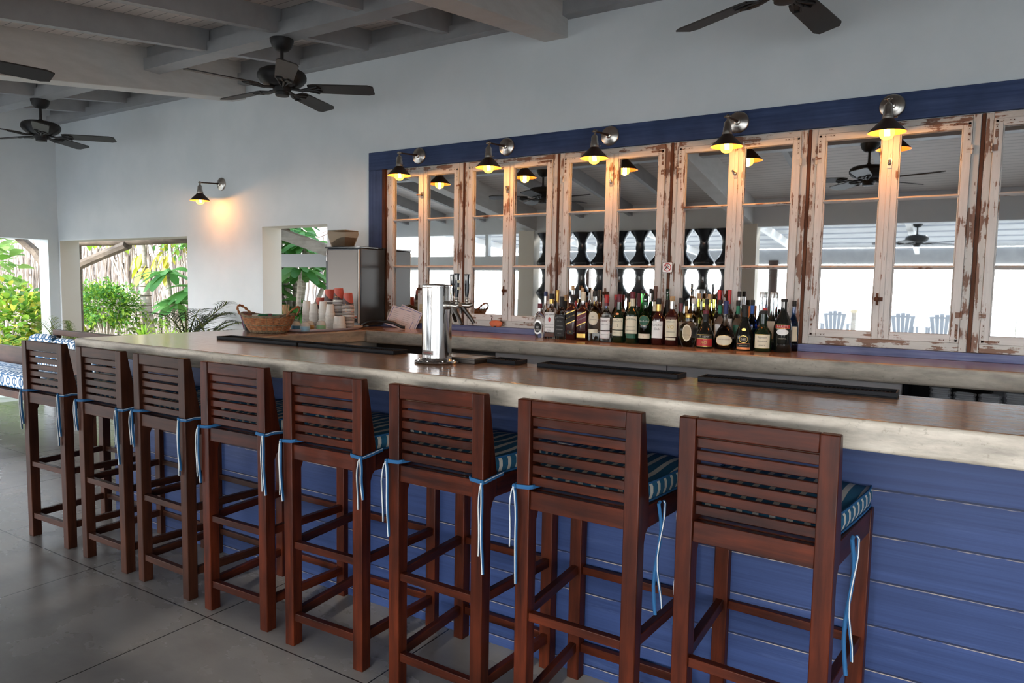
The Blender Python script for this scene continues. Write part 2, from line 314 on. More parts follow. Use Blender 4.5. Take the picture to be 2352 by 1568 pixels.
# ------------------------------------------------------------ mesh builder
class MB:
    def __init__(s): s.v = []; s.f = []; s.mi = []; s.sm = []
    def add(s, vs, fs, mi=0, smooth=False):
        b = len(s.v); s.v += [tuple(v) for v in vs]
        for f in fs: s.f.append(tuple(b+i for i in f)); s.mi.append(mi); s.sm.append(smooth)
        return s
    def box(s, x0, x1, y0, y1, z0, z1, mi=0, mtx=None):
        v = [Vector((x, y, z)) for z in (z0, z1) for y in (y0, y1) for x in (x0, x1)]
        if mtx: v = [mtx @ p for p in v]
        return s.add(v, [(0, 2, 3, 1), (4, 5, 7, 6), (0, 1, 5, 4), (2, 6, 7, 3), (0, 4, 6, 2), (1, 3, 7, 5)], mi)
    def prism(s, poly, axis, a, b, mi=0):            # poly: 2D points, extruded along axis from a to b
        n = len(poly)
        def P(p, t):
            return {0: (t, p[0], p[1]), 1: (p[0], t, p[1]), 2: (p[0], p[1], t)}[axis]
        v = [P(p, a) for p in poly] + [P(p, b) for p in poly]
        fs = [tuple(range(n))[::-1], tuple(range(n, 2*n))] + [(i, (i+1) % n, n+(i+1) % n, n+i) for i in range(n)]
        return s.add(v, fs, mi)
    def tube(s, pts, r, n=8, mi=0, smooth=True, cap=True, flat=1.0):
        pts = [Vector(p) for p in pts]; m = len(pts)
        rs = r if isinstance(r, (list, tuple)) else [r]*m
        v = []; up = None
        for i, p in enumerate(pts):
            d = (pts[min(i+1, m-1)] - pts[max(i-1, 0)]).normalized()
            if up is None:
                up = Vector((0, 0, 1)) if abs(d.z) < .9 else Vector((1, 0, 0))
            a = d.cross(up)
            if a.length < 1e-5: a = d.cross(Vector((.3, .9, .2)))
            a.normalize(); b = a.cross(d).normalized(); up = b
            for k in range(n):
                t = 2*PI*k/n; v.append(p + (a*math.cos(t) + b*math.sin(t)*flat)*rs[i])
        fs = [(i*n+k, i*n+(k+1) % n, (i+1)*n+(k+1) % n, (i+1)*n+k) for i in range(m-1) for k in range(n)]
        if cap: fs += [tuple(range(n))[::-1], tuple(range((m-1)*n, m*n))]
        return s.add(v, fs, mi, smooth)
    def lathe(s, prof, n=24, c=(0, 0, 0), mtx=None, mi=0, smooth=True, sq=2.0, cap=True, mis=None):   # prof: (r, z)
        c = Vector(c); v = []
        for r, z in prof:
            for k in range(n):
                t = 2*PI*k/n; x, y = math.cos(t), math.sin(t)
                q = (abs(x)**sq + abs(y)**sq)**(1/sq) if sq != 2.0 else 1
                p = Vector((x/q*r, y/q*r, z))
                v.append((mtx @ p if mtx else p) + c)
        m = len(prof)
        for i in range(m-1):
            s_mi = mis[i] if mis else mi
            b = 0
            s.add([], [], 0)
        base_ = len(s.v); s.v += [tuple(p) for p in v]
        for i in range(m-1):
            for k in range(n):
                s.f.append((base_+i*n+k, base_+i*n+(k+1) % n, base_+(i+1)*n+(k+1) % n, base_+(i+1)*n+k)); s.mi.append(mis[i] if mis else mi); s.sm.append(smooth)
        if cap:
            if prof[0][0] > 1e-5: s.f.append(tuple(base_+k for k in range(n))[::-1]); s.mi.append(mi); s.sm.append(False)
            if prof[-1][0] > 1e-5: s.f.append(tuple(base_+(m-1)*n+k for k in range(n))); s.mi.append(mis[-1] if mis else mi); s.sm.append(False)
        return s
    def sphere(s, c, r, n=12, mi=0, sc_=(1, 1, 1)):
        pr = [(max(math.sin(PI*i/n), 1e-6)*r, -math.cos(PI*i/n)*r) for i in range(n+1)]
        mt = Matrix.Diagonal(Vector(sc_)).to_4x4()
        return s.lathe(pr, n*2, c, mt, mi, True, cap=False)
    def mesh(s, name, mats):
        me = bpy.data.meshes.new(name); me.from_pydata(s.v, [], s.f)
        for m in (mats if isinstance(mats, (list, tuple)) else [mats]): me.materials.append(M[m] if isinstance(m, str) else m)
        me.polygons.foreach_set('material_index', s.mi); me.polygons.foreach_set('use_smooth', s.sm)
        bm = bmesh.new(); bm.from_mesh(me); bmesh.ops.recalc_face_normals(bm, faces=bm.faces); bm.to_mesh(me); bm.free()
        me.set_sharp_from_angle(angle=.75)
        me.update(); return me
    def build(s, name, mats, parent=None, bevel=0, loc=None, rot=None):
        o = bpy.data.objects.new(name, s.mesh(name, mats)); C.objects.link(o)
        if parent: o.parent = parent
        if loc: o.location = loc
        if rot: o.rotation_euler = rot
        if bevel:
            b = o.modifiers.new('bevel', 'BEVEL'); b.width = bevel; b.segments = 2; b.limit_method = 'ANGLE'; b.angle_limit = .7
        return o
def thing(name, label, cat, loc=(0, 0, 0), rz=0, group=None):
    o = bpy.data.objects.new(name, None); C.objects.link(o); o.location = loc; o.rotation_euler = (0, 0, rz); o.empty_display_size = .05
    return tag(o, label, cat, group)
def tag(o, label, cat, group=None, kind=None):
    o['label'] = label; o['category'] = cat
    if group: o['group'] = group
    if kind: o['kind'] = kind
    return o
def struct(o): o['kind'] = 'structure'; return o
def copy_tree(o, parent=None):
    kids = list(o.children)
    c = o.copy(); C.objects.link(c); c.parent = parent
    for ch in kids: copy_tree(ch, c)
    return c
_tc = {}
def text_mesh(s, size, align='CENTER', ext=.0002):
    cu = bpy.data.curves.new('t', 'FONT'); cu.body = s; cu.size = size; cu.align_x = align; cu.align_y = 'CENTER'; cu.extrude = ext; cu.resolution_u = 2
    o = bpy.data.objects.new('t', cu); C.objects.link(o)
    dg = bpy.context.evaluated_depsgraph_get(); me = bpy.data.meshes.new_from_object(o.evaluated_get(dg))
    bpy.data.objects.remove(o); bpy.data.curves.remove(cu)
    return me
def lettering(s, size, parent, loc, mt, rot=(PI/2, 0, 0), fn=None, name='lettering'):
    me = text_mesh(s, size)
    if fn:
        for v in me.vertices: v.co = fn(v.co)
    me.materials.clear(); me.materials.append(M[mt])
    o = bpy.data.objects.new(name, me); C.objects.link(o); o.parent = parent
    if not fn: o.location = loc; o.rotation_euler = rot
    return o
# ------------------------------------------------------------ the setting
YW = 3.945
def zc(y): return 3.22 + .147*(y - YW)
struct(MB().box(-8.9, 4.2, -1.3, 4.3, -.12, 0).build('floor', 'floor'))
M['paleslab'] = mat('paleslab', (.50, .47, .43, 1), .45, c2=(.60, .57, .53, 1), scale=2)  # pale slab; veranda side lightened to bounce light up to the ceiling
struct(MB().box(-9.8, -8.9, -7.2, 4.3, -.12, 0).box(-8.9, 4.2, -7.2, -1.3, -.12, 0).build('floor_terrace', 'paleslab'))
mb = MB()
for a in ((-8.5, -8.27, 0, 3.5), (-8.27, -5.985, 1.795, 3.5), (-5.985, -4.94, 0, 3.5), (-4.94, -4.17, 0, 1.0), (-4.94, -4.17, 1.85, 3.5), (-4.17, 3.6, 0, 3.5)):
    mb.box(a[0], a[1], YW, YW+.2, a[2], a[3])
for x0, x1, z0, z1 in ((-8.27, -8.2695, 0, 1.795), (-5.9855, -5.985, 0, 1.795), (-8.269, -5.986, 1.7945, 1.795), (-4.94, -4.9395, 1.0, 1.85), (-4.939, -4.171, 1.8495, 1.85)): mb.box(x0, x1, YW+.0005, YW+.1995, z0, z1, 1)
struct(mb.build('wall_back', ['plaster', 'plaster_warm']))
struct(MB().box(3.6, 3.8, -1.15, YW, 0, 3.4).build('wall_right', 'plaster'))
mb = MB().box(-8.5, -8.3, -1.15, YW, 1.80, 3.5).box(-8.5, -8.3, 3.84, YW, 0, 1.8).box(-8.5, -8.3, .2, .4, 0, 1.8)
struct(mb.build('wall_left', 'plaster'))
mb = MB(); t = .147
mb.prism([(-1.3, zc(-1.3)), (YW, zc(YW)), (YW, zc(YW)+.05), (-1.3, zc(-1.3)+.05)], 0, -8.5, 3.8)
struct(mb.build('ceiling', 'planks'))
tn = [0]
def trim(mb, m, bevel=0):
    tn[0] += 1; return struct(mb.build('trim_%d' % tn[0], m, bevel=bevel))
def sloped(x0, x1, ya, yb, d0, d1):          # bar following the ceiling slope, d = depth below the boards
    return MB().prism([(ya, zc(ya)-d1), (yb, zc(yb)-d1), (yb, zc(yb)-d0), (ya, zc(ya)-d0)], 0, x0, x1)
BX = ((-5.30, -5.13), (-2.25, -2.085), (.80, .965))
for x0, x1 in BX: trim(sloped(x0, x1, -1.15, YW, -.02, .303), 'beam', .004)
bays = ((-8.3, -5.30), (-5.13, -2.25), (-2.085, .80), (.965, 3.6))
for x0, x1 in bays:
    for y in (3.06, 1.12):                    # purlin with a set-back fillet board on top
        zb = zc(y) - .164
        trim(MB().box(x0, x1, y, y+.12, zb, zb+.085).box(x0, x1, y+.03, y+.10, zb+.085, zc(y)+.02), 'rafter')
    zb = 3.025
    trim(MB().box(x0, x1, 3.865, YW, zb, zb+.085).box(x0, x1, 3.90, YW, zb+.085, 3.25), 'rafter')
    for k in range(1, 4):
        xr = x0 + (x1-x0)*k/4 + .03
        for ya, yb in ((3.16, 3.90), (1.22, 3.08), (-1.02, 1.15)):
            trim(sloped(xr-.055, xr, ya, yb, -.01, .142), 'rafter')
# plaster header and pillars on the open side
trim(MB().box(-8.5, 3.8, -1.15, -1.0, 2.16, zc(-1)+.1), 'plaster')
for x0, x1 in ((-8.5, -8.3), (-5.42, -5.16), (-2.29, -2.04), (.80, 1.0), (3.6, 3.8)): trim(MB().box(x0, x1, -1.16, -.98, 0, 2.2), 'plaster_warm')
trim(MB().box(-8.3, -5.42, -1.14, -1.02, 1.62, 1.84).box(-6.05, -5.99, -1.12, -1.04, 1.84, 2.16).box(-7.3, -7.24, -1.12, -1.04, 1.84, 2.16), 'plaster')
# veranda roof beyond the header: white boards with open slots between them
def vz(y): return 2.62 + .07*(y+1.15)
ys = [-1.2, -2.0, -2.6, -3.2, -3.8, -4.4, -5.0, -5.6, -6.2, -7.0]
mb = MB()
for i in range(len(ys)-1):
    a, b = ys[i+1]+.16, ys[i]
    mb.prism([(a, vz(a)), (b, vz(b)), (b, vz(b)+.03), (a, vz(a)+.03)], 0, -9, 4)
trim(mb, 'rafter')
for x in (-8.6, -6.6, -4.6, -2.6, -.6, 1.4, 3.4): trim(MB().prism([(-7.0, vz(-7)-.12), (-1.15, vz(-1.15)-.12), (-1.15, vz(-1.15)), (-7.0, vz(-7))], 0, x, x+.07), 'white')
trim(MB().box(-9, 4, -7.05, -6.9, 1.92, 2.22), 'rafter')
for x in (-7.2, -3.05, 1.6): trim(MB().box(x-.09, x+.09, -7.05, -6.88, 0, 2.0), 'darkwood')
# blue timber surround of the mirror windows
trim(MB().prism([(-3.717, 2.223), (3.3, 2.223), (3.3, 2.354), (-3.717, 2.354)], 1, 3.925, YW), 'bluewood_x', .003)
trim(MB().prism([(-3.717, 1.08), (-3.575, 1.08), (-3.575, 2.2225), (-3.717, 2.2225)], 1, 3.926, YW), 'bluewood_z', .003)
trim(MB().box(-3.574, 3.3, 3.905, YW, 1.0805, 1.119), 'bluesill', .002)
trim(MB().box(-3.574, -3.545, 3.915, YW, 1.12, 2.2225), 'rawwood')
# outdoors
struct(MB().box(-40, 40, 4.3, 30, -.2, -.03).box(-40, -9.8, -7.2, 4.3, -.2, -.03).build('floor_garden', 'soil'))
struct(MB().box(-60, 60, -60, -7.2, -.25, -.04).box(4.2, 60, -7.2, 4.3, -.2, -.04).build('floor_beach', 'sand'))

# ------------------------------------------------------------ mirror windows
def window(i, x0, x1):
    W = x1-x0; H = 2.218-1.12
    w = bpy.data.objects.new('window_%d' % i, None); C.objects.link(w); w.location = (x0, 3.925, 1.12); w['kind'] = 'structure'
    c = MB(); cw = .040
    c.box(.009, cw, 0, .019, 0, H, 0).box(W-cw, W-.007, 0, .019, 0, H, 0)
    c.build('casing_stile', 'peel_cz', w, .003)
    MB().box(cw, W-cw, 0, .019, 0, .042, 0).box(cw, W-cw, 0, .019, H-.030, H, 0).build('casing_rail', 'peel_cx', w, .003)
    MB().box(-.006, .008, -.001, .019, 0, H).build('gap_strip', 'rawwood', w)
    mid = W/2
    for s, (a, b) in enumerate(((cw, mid-.002), (mid+.002, W-cw))):
        sash = bpy.data.objects.new('sash', None); C.objects.link(sash); sash.parent = w
        z0, z1 = .042, H-.030; st = .036
        f = MB()
        f.box(a, a+st, -.008, .012, z0, z1).box(b-st, b, -.008, .012, z0, z1)
        # moulded inner edges
        f.box(a+st, a+st+.006, -.002, .012, z0+.03, z1-.03).box(b-st-.006, b-st, -.002, .012, z0+.03, z1-.03)
        f.build('sash_stile', 'peel_z', sash, .0025)
        MB().box(a+st, b-st, -.007, .012, z0, z0+.038).box(a+st, b-st, -.007, .012, z1-.034, z1).build('sash_rail', 'peel_x', sash, .0025)
        mu = MB()
        for zm in (1.517-1.12, 1.850-1.12):
            mu.prism([(-.003, zm-.0045), (-.008, zm), (-.003, zm+.0045), (.012, zm+.010), (.012, zm-.010)], 0, a+st, b-st)
        mu.build('glazing_bar', 'peel_x', sash)
        MB().box(a+st-.004, b-st+.004, .012, .0185, z0+.034, z1-.03).build('mirror_pane', 'mirror', sash)
        # corner irons and screws
        xo = a if s == 0 else b; dx = 1 if s == 0 else -1
        br = MB(); sc_ = MB()
        for zz, dz in ((z1-.006, -1), (z0+.006, 1)):
            xs = sorted((xo+dx*.006, xo+dx*.018)); zs = sorted((zz, zz+dz*.085)); br.box(xs[0], xs[1], -.0095, -.008, zs[0], zs[1])
            xs = sorted((xo+dx*.006, xo+dx*.080)); zs = sorted((zz, zz+dz*.011)); br.box(xs[0], xs[1], -.0095, -.008, zs[0], zs[1])
            for q in (.03, .055, .078): sc_.sphere((xo+dx*.012, -.0098, zz+dz*q), .0022, 4)
            for q in (.035, .06, .074): sc_.sphere((xo+dx*q, -.0098, zz+dz*.0055), .0022, 4)
        br.build('corner_iron', 'peel_cx', sash, .001); sc_.build('screw', 'rawwood', sash)
        hg = MB()
        for zz in (z1-.13, z0+.13): hg.tube([(xo-dx*.003, -.010, zz-.02), (xo-dx*.003, -.010, zz+.02)], .005, 8); hg.box(min(xo, xo+dx*.02), max(xo, xo+dx*.02), -.010, -.007, zz-.014, zz+.014)
        hg.build('hinge', 'peel_cx', sash)
    # closing bar and latch on the meeting stiles
    MB().prism([(mid-.010, 0), (mid+.010, 0), (mid+.006, .5)][:0] or [(mid-.011, .045), (mid+.011, .045), (mid+.011, H-.033), (mid-.011, H-.033)], 1, -.014, -.008).build('cover_strip', 'peel_z', w, .003)
    la = MB(); zz = H-.20
    la.box(mid-.010, mid+.010, -.020, -.014, zz-.022, zz+.022); la.sphere((mid, -.024, zz), .009, 6)
    ang = rnd.uniform(-.6, .6) if i not in (1,) else 1.35
    la.tube([(mid, -.028, zz), (mid-.022*math.sin(ang)-.012, -.032, zz+.022*math.cos(ang)-.004)], [.0045, .006], 8)
    la.build('latch', 'nickel' if i > 2 else 'bronze', w)
    la = MB(); zz = .24; la.box(mid-.030, mid+.004, -.016, -.012, zz-.010, zz+.010); la.sphere((mid-.024, -.022, zz), .011, 6); la.tube([(mid-.020, -.018, zz-.030), (mid-.020, -.018, zz+.030)], .005, 8)
    la.build('lower_latch', 'rawwood', w)
    return w
WX = [-3.545, -2.843, -2.118, -1.389, -.660, .082, .81, 1.54, 2.27, 3.0]
for i in range(8): window(i+1, WX[i], WX[i+1]-.001)

# ------------------------------------------------------------ bar
b = MB().prism([(-3.9, 1.915), (3.3, 1.915), (3.3, 2.46), (-3.34, 2.46), (-3.34, YW-.002), (-3.9, YW-.002)], 2, 1.0, 1.08)
for i, f in enumerate(b.f):
    if all(abs(b.v[j][2]-1.08) < 1e-6 for j in f): b.mi[i] = 1
o = b.build('countertop', ['cside', 'ctop'], None, .010)
o.modifiers['bevel'].segments = 3
tag(o, 'thick concrete bar countertop with brown stained top, in front of the bar stools', 'countertop')
b = MB().box(-3.338, 3.3, 3.50, YW-.022, .995, 1.08)
for i, f in enumerate(b.f):
    if all(abs(b.v[j][2]-1.08) < 1e-6 for j in f): b.mi[i] = 1
o = b.build('countertop', ['cside', 'ctop'], None, .010)
tag(o, 'concrete back counter shelf carrying the row of liquor bottles under the mirror windows', 'countertop')
bar = thing('plank_bar', 'blue painted horizontal plank bar front behind the stools', 'bar', (0, 0, 0))
MB().box(-4.10, 3.3, 2.218, 2.26, 0, .998).build('plank_front', 'blueboards', bar, .002)
MB().box(-4.098, -4.06, 2.262, 3.0, 0, .998).build('end_panel', 'blueboards', bar, .002)
o = MB().box(-3.88, -3.36, 2.5, 3.94, .0, .998).build('counter_base', 'plaster_warm'); tag(o, 'pale plastered base under the left return of the counter, below the basket and cups', 'counter base')
fr = thing('bar_fridge', 'light grey panelled fridge under the back counter between the rubber mats and bottles', 'fridge', (0, 0, 0))
MB().box(-2.33, -.16, 3.56, 3.90, .05, .993).build('body', 'fridge', fr, .004)
MB().box(-1.25, -1.246, 3.556, 3.562, .05, .99).build('door_seam', 'backdark', fr)
o = MB().box(-3.33, -2.335, 3.60, 3.90, 0, .993).build('cabinet', 'backdark'); tag(o, 'black cabinet under the back counter behind the beer tower', 'cabinet')
nb = thing('glass_shelf', 'dark open shelf under the right end of the back counter holding stacked glasses', 'shelf', (0, 0, 0))
MB().box(-.155, 3.3, 3.88, 3.91, 0, .993).build('back_panel', 'backdark', nb); MB().box(-.155, -.135, 3.54, 3.88, 0, .993).build('side_panel', 'blackgloss', nb)
MB().box(-.135, 3.3, 3.55, 3.88, .80, .82).build('shelf_board', 'backdark', nb)
# glasses
def glass_mesh():
    return MB().lathe([(.0005, 0), (.028, 0), (.030, .003), (.040, .079), (.0430, .081), (.0440, .085), (.0430, .089), (.0400, .090), (.0380, .087), (.0385, .081), (.0275, .006), (.0005, .005)], 20, cap=False).mesh('tumbler', 'tumbler')
gm = glass_mesh()
for k, (x, y, n) in enumerate(((-.015, 3.60, 5), (.075, 3.60, 4), (.165, 3.60, 4), (.255, 3.60, 5), (.21, 3.70, 6))):
    for j in range(n):
        g = bpy.data.objects.new('tumbler', gm); C.objects.link(g); g.location = (x+rnd.uniform(-.002, .002), y, .8205+.0185*j)
        wh = ('leftmost', 'second', 'third', 'rightmost front', 'rear')[k]
        tag(g, 'clear tumbler nested in the %s stack of the dark shelf, lower right' % wh, 'glass', 'stacked tumblers on the dark shelf')

# ------------------------------------------------------------ bar stools
def make_stool(kind):
    wv, wx, wy = ('wood_v', 'wood_x', 'wood_y') if kind else ('dull_v', 'dull_x', 'dull_y')
    t = thing('bar_stool', '', 'bar stool')
    w, d, wf = .390, .446, .437; a = .045
    for s in (-1, 1):
        x0, x1 = (-w/2, -w/2+a) if s < 0 else (w/2-a, w/2)
        yb = -d/2
        MB().prism([(yb, 0), (yb+a, 0), (yb+a, .690), (yb+.054, .712), (yb+.074, .728), (yb+.074, .80), (yb+.026, 1.06), (yb-.005, 1.06)], 0, x0, x1).build('leg', wv, t, .003)
        f0, f1 = (-wf/2, -wf/2+a) if s < 0 else (wf/2-a, wf/2); MB().box(f0, f1, d/2-a, d/2, 0, .785).build('leg', wv, t, .003)
    xi = w/2-a; xf = wf/2-a
    def side(s, h, y0, y1, z0, z1):
        xa, xb = s*(w/2-.022), s*(wf/2-.022); return MB().prism([(xa-h, y0), (xa+h, y0), (xb+h, y1), (xb-h, y1)], 2, z0, z1)
    for z0, z1 in ((.385, .412), (.100, .130)):
        MB().box(-xi, xi, -d/2+.006, -d/2+.030, z0, z1).build('footrest', wx, t, .002)
        MB().box(-xf, xf, d/2-.032, d/2-.008, z0, z1).build('footrest', wx, t, .002)
        for s in (-1, 1):
            side(s, .012, -d/2+a-.004, d/2-a+.004, z0, z1+.004).build('footrest', wy, t, .002)
    MB().box(-xi, xi, -d/2+.004, -d/2+.026, .730, .786).build('seat_rail', wx, t, .002)
    MB().box(-xf, xf, d/2-.026, d/2-.004, .730, .786).build('seat_rail', wx, t, .002)
    for s in (-1, 1):
        side(s, .019, -d/2+.074, d/2-a, .722, .786).build('seat_rail', wy, t, .002)
    sl = MB()
    for k in range(8):
        y0 = -d/2+.035+k*.050; sl.box(-xi-.02, xi+.02, y0, y0+.040, .762, .786)
    sl.build('seat', wx, t, .002)
    tr = MB().box(-xi, xi, -d/2-.002, -d/2+.022, 1.012, 1.060).build('top_rail', wx, t, .003)
    for z0 in (.802, .8375, .8745, .911, .9475, .981):
        k = (z0-.8)/.26; y = -d/2+.012-.004*k
        MB().box(-xi, xi, y, y+.014, z0, z0+.0265).build('slat', wx, t, .002)
    return t
def make_cushion():
    c = thing('seat_cushion', '', 'cushion')
    # puffed pad: superellipse grid, local origin at its underside centre
    mb = MB(); nx, ny = 14, 16; hw, hd = .196, .197
    top, bot, edge = [], [], []
    def P(u, v):
        # rounded square plan
        x, y = u*(.196+.018*v), v*hd
        ex = max(abs(u), abs(v)); cr = 1-.045*(abs(u)*abs(v))**4
        return x*cr, y*cr, ex
    for j in range(ny+1):
        for i in range(nx+1):
            u, v = -1+2*i/nx, -1+2*j/ny; x, y, ex = P(u, v)
            puff = .012*(1-ex**4) + .003*math.sin(7*u+2)*math.sin(5*v)
            top.append((x, y, .055+puff)); bot.append((x*.985, y*.985, .002))
    n0 = (nx+1)*(ny+1)
    fs = [(j*(nx+1)+i, j*(nx+1)+i+1, (j+1)*(nx+1)+i+1, (j+1)*(nx+1)+i) for j in range(ny) for i in range(nx)]
    mb.add(top, fs, 0, True); mb.add(bot, [f[::-1] for f in fs], 0, True)
    per = [i for i in range(nx+1)] + [j*(nx+1)+nx for j in range(1, ny+1)] + [ny*(nx+1)+i for i in range(nx-1, -1, -1)] + [j*(nx+1) for j in range(ny-1, 0, -1)]
    L = len(per); band = []
    for lv, (k, z) in enumerate(((1.0, .055), (1.030, .044), (1.034, .026), (1.008, .009), (.985, .002))):
        for p in per: band.append((top[p][0]*k, top[p][1]*k, z))
    for lv in range(4):
        for q in range(L):
            q2 = (q+1) % L; x = (band[q][0]+band[q2][0])/2; y = (band[q][1]+band[q2][1])/2
            side = 1 if abs(x)/hw > abs(y)/hd else 0
            vs_ = [band[lv*L+q], band[lv*L+q2], band[(lv+1)*L+q2], band[(lv+1)*L+q]]
            mb.add(vs_, [(0, 1, 2, 3)], side, True)
    mb.build('pad', ['stripe_x', 'stripe_y'], c)
    pp = MB()
    for z in (.056, .004):
        k = 1.012; pts = [(top[p][0]*k, top[p][1]*k, z) for p in per]; pts.append(pts[0]); pp.tube(pts, .0035, 6, cap=False)
    pp.build('piping', 'tie_blue', c)
    return c
def add_ties(c, r, hang=()):
    for s in (-1, 1):
        b = MB(); w_ = MB()
        if s in hang:                          # cord not tied, it hangs down beside the seat rail
            for q in range(2):
                l = r.uniform(.30, .36) - .04*q; x0 = s*(.218+.006*q); y0 = -.138+.012*q; p = [(x0, y0+.012, .013)]
                for i in range(9): k = i/8; p.append((x0+s*.006*math.sin(k*7+q), y0+.010*math.sin(k*5+q*2), .008-l*k))
                b.tube(p, .0048, 6, flat=.6); (w_.tube([(x+.002*s, y-.0045, z) for x, y, z in p], .0016, 5) if q else None)
            tie = b.build('tie', 'tie_blue', c); w_.build('white_edge', 'tie_white', tie); continue
        X = s*(.195+.004); yb = -.220-.008-.002; zt = .010   # around the outer rear corner of the stile
        l1 = r.uniform(.15, .26); l2 = r.uniform(.13, .30)
        kx, ky = (X, yb) if s < 0 else (s*.150, yb)
        kx = s*(.197 if r.random() < .6 or s < 0 else .165)
        z0 = r.uniform(-.004, .012)
        # strap from the pad round the stile to the knot
        b.tube([(s*.142, -.150, .008), (s*.142, -.222, z0+.004), (s*.150, yb, z0+.003), (kx, yb-.002, z0)], .0046, 6, flat=1.5)
        b.tube([(s*.205, -.130, .010), (X+s*.004, -.190, z0+.004), (X+s*.001, yb+.006, z0), (kx, yb-.002, z0)], .0046, 6, flat=1.5)
        w_.tube([(s*.207, -.130, .014), (X+s*.006, -.190, z0+.008), (X+s*.003, yb+.004, z0+.003), (kx, yb-.005, z0+.002)], .0018, 5)
        b.sphere((kx, yb-.005, z0), .008, 5, sc_=(1, .8, 1.1))
        for q, (l, sg) in enumerate(((l1, -1), (l2, 1))):
            sw = r.uniform(.004, .022); p = []
            loop = r.uniform(.008, .022)
            for i in range(9):
                k = i/8; xx = kx + sg*(loop*math.sin(min(k*2.4, 1)*PI*.5)*(1-.3*k)) + sw*math.sin(k*3)*(-.4)*sg; zz = z0+.010*math.sin(min(k*6, 1)*PI)-l*k**1.15
                p.append((xx, yb-.006-.004*math.sin(k*4), zz))
            b.tube(p, [.0052]*8+[.004], 6, flat=.6)
            w_.tube([(x-.0015*sg, y-.0045, z) for x, y, z in p], .0021, 5)
        tie = b.build('tie', 'tie_blue', c); w_.build('white_edge', 'tie_white', tie)
ST = [(-3.984, 2.017, .033), (-3.433, 2.019, -.006), (-2.934, 2.013, -.005), (-2.434, 2.012, .024), (-1.920, 2.006, .035), (-1.388, 1.997, -.002), (-.881, 1.998, .005), (-.398, 2.010, .003)]
SL = ['dull brown slatted bar stool at the far left end of the row, nearest the daybed',
      'dull brown slatted bar stool under the left corner of the countertop, second from the daybed',
      'dull brown slatted bar stool third from the daybed, left of the first reddish stool',
      'reddish slatted bar stool fourth from the daybed, right beside the last dull brown stool',
      'reddish slatted bar stool just left of the beer tower, fifth from the daybed',
      'reddish slatted bar stool right below the beer tower and drip tray',
      'reddish slatted bar stool second from the right end, left of the nearest stool',
      'nearest and largest reddish slatted bar stool, at the right end of the row']
WH = ['on the far left bar stool beside the daybed', 'on the bar stool under the left corner of the countertop', 'on the bar stool third from the daybed', 'on the first reddish bar stool, fourth from the daybed',
      'on the bar stool just left of the beer tower', 'on the bar stool right below the beer tower', 'on the bar stool second from the right end', 'on the nearest bar stool at the right end']
ST = [(-3.983, 2.015, .033), (-3.433, 2.015, .003), (-2.933, 2.010, -.008), (-2.433, 2.008, .023), (-1.919, 2.001, .034), (-1.385, 1.995, -.013), (-.876, 1.991, -.008), (-.381, 2.002, -.050)]
r0 = make_stool(0); r1 = make_stool(1); cu0 = make_cushion()
used = {0: False, 1: False}
for i, (x, y, rz) in enumerate(ST):
    k = 0 if i < 3 else 1; src = (r0, r1)[k]  # first three stools take the wood with haze put into its colour
    o = src if not used[k] else copy_tree(src); used[k] = True
    o.location = (x, y, 0); o.rotation_euler = (0, 0, rz); tag(o, SL[i], 'bar stool', 'wooden stools along the bar')
cus = [cu0]+[copy_tree(cu0) for _ in range(7)]
for i, (x, y, rz) in enumerate(ST):
    c = cus[i]; c.location = (x + .018*math.sin(-rz)*0, y, .7862); c.rotation_euler = (0, 0, rz)
    for ch in c.children: ch.location = (0, .040, 0)
    add_ties(c, random.Random(30+i), {6: (1,), 7: (-1, 1)}.get(i, ()))
    tag(c, 'blue and beige striped cushion ' + WH[i], 'cushion', 'striped cushions on the stools')
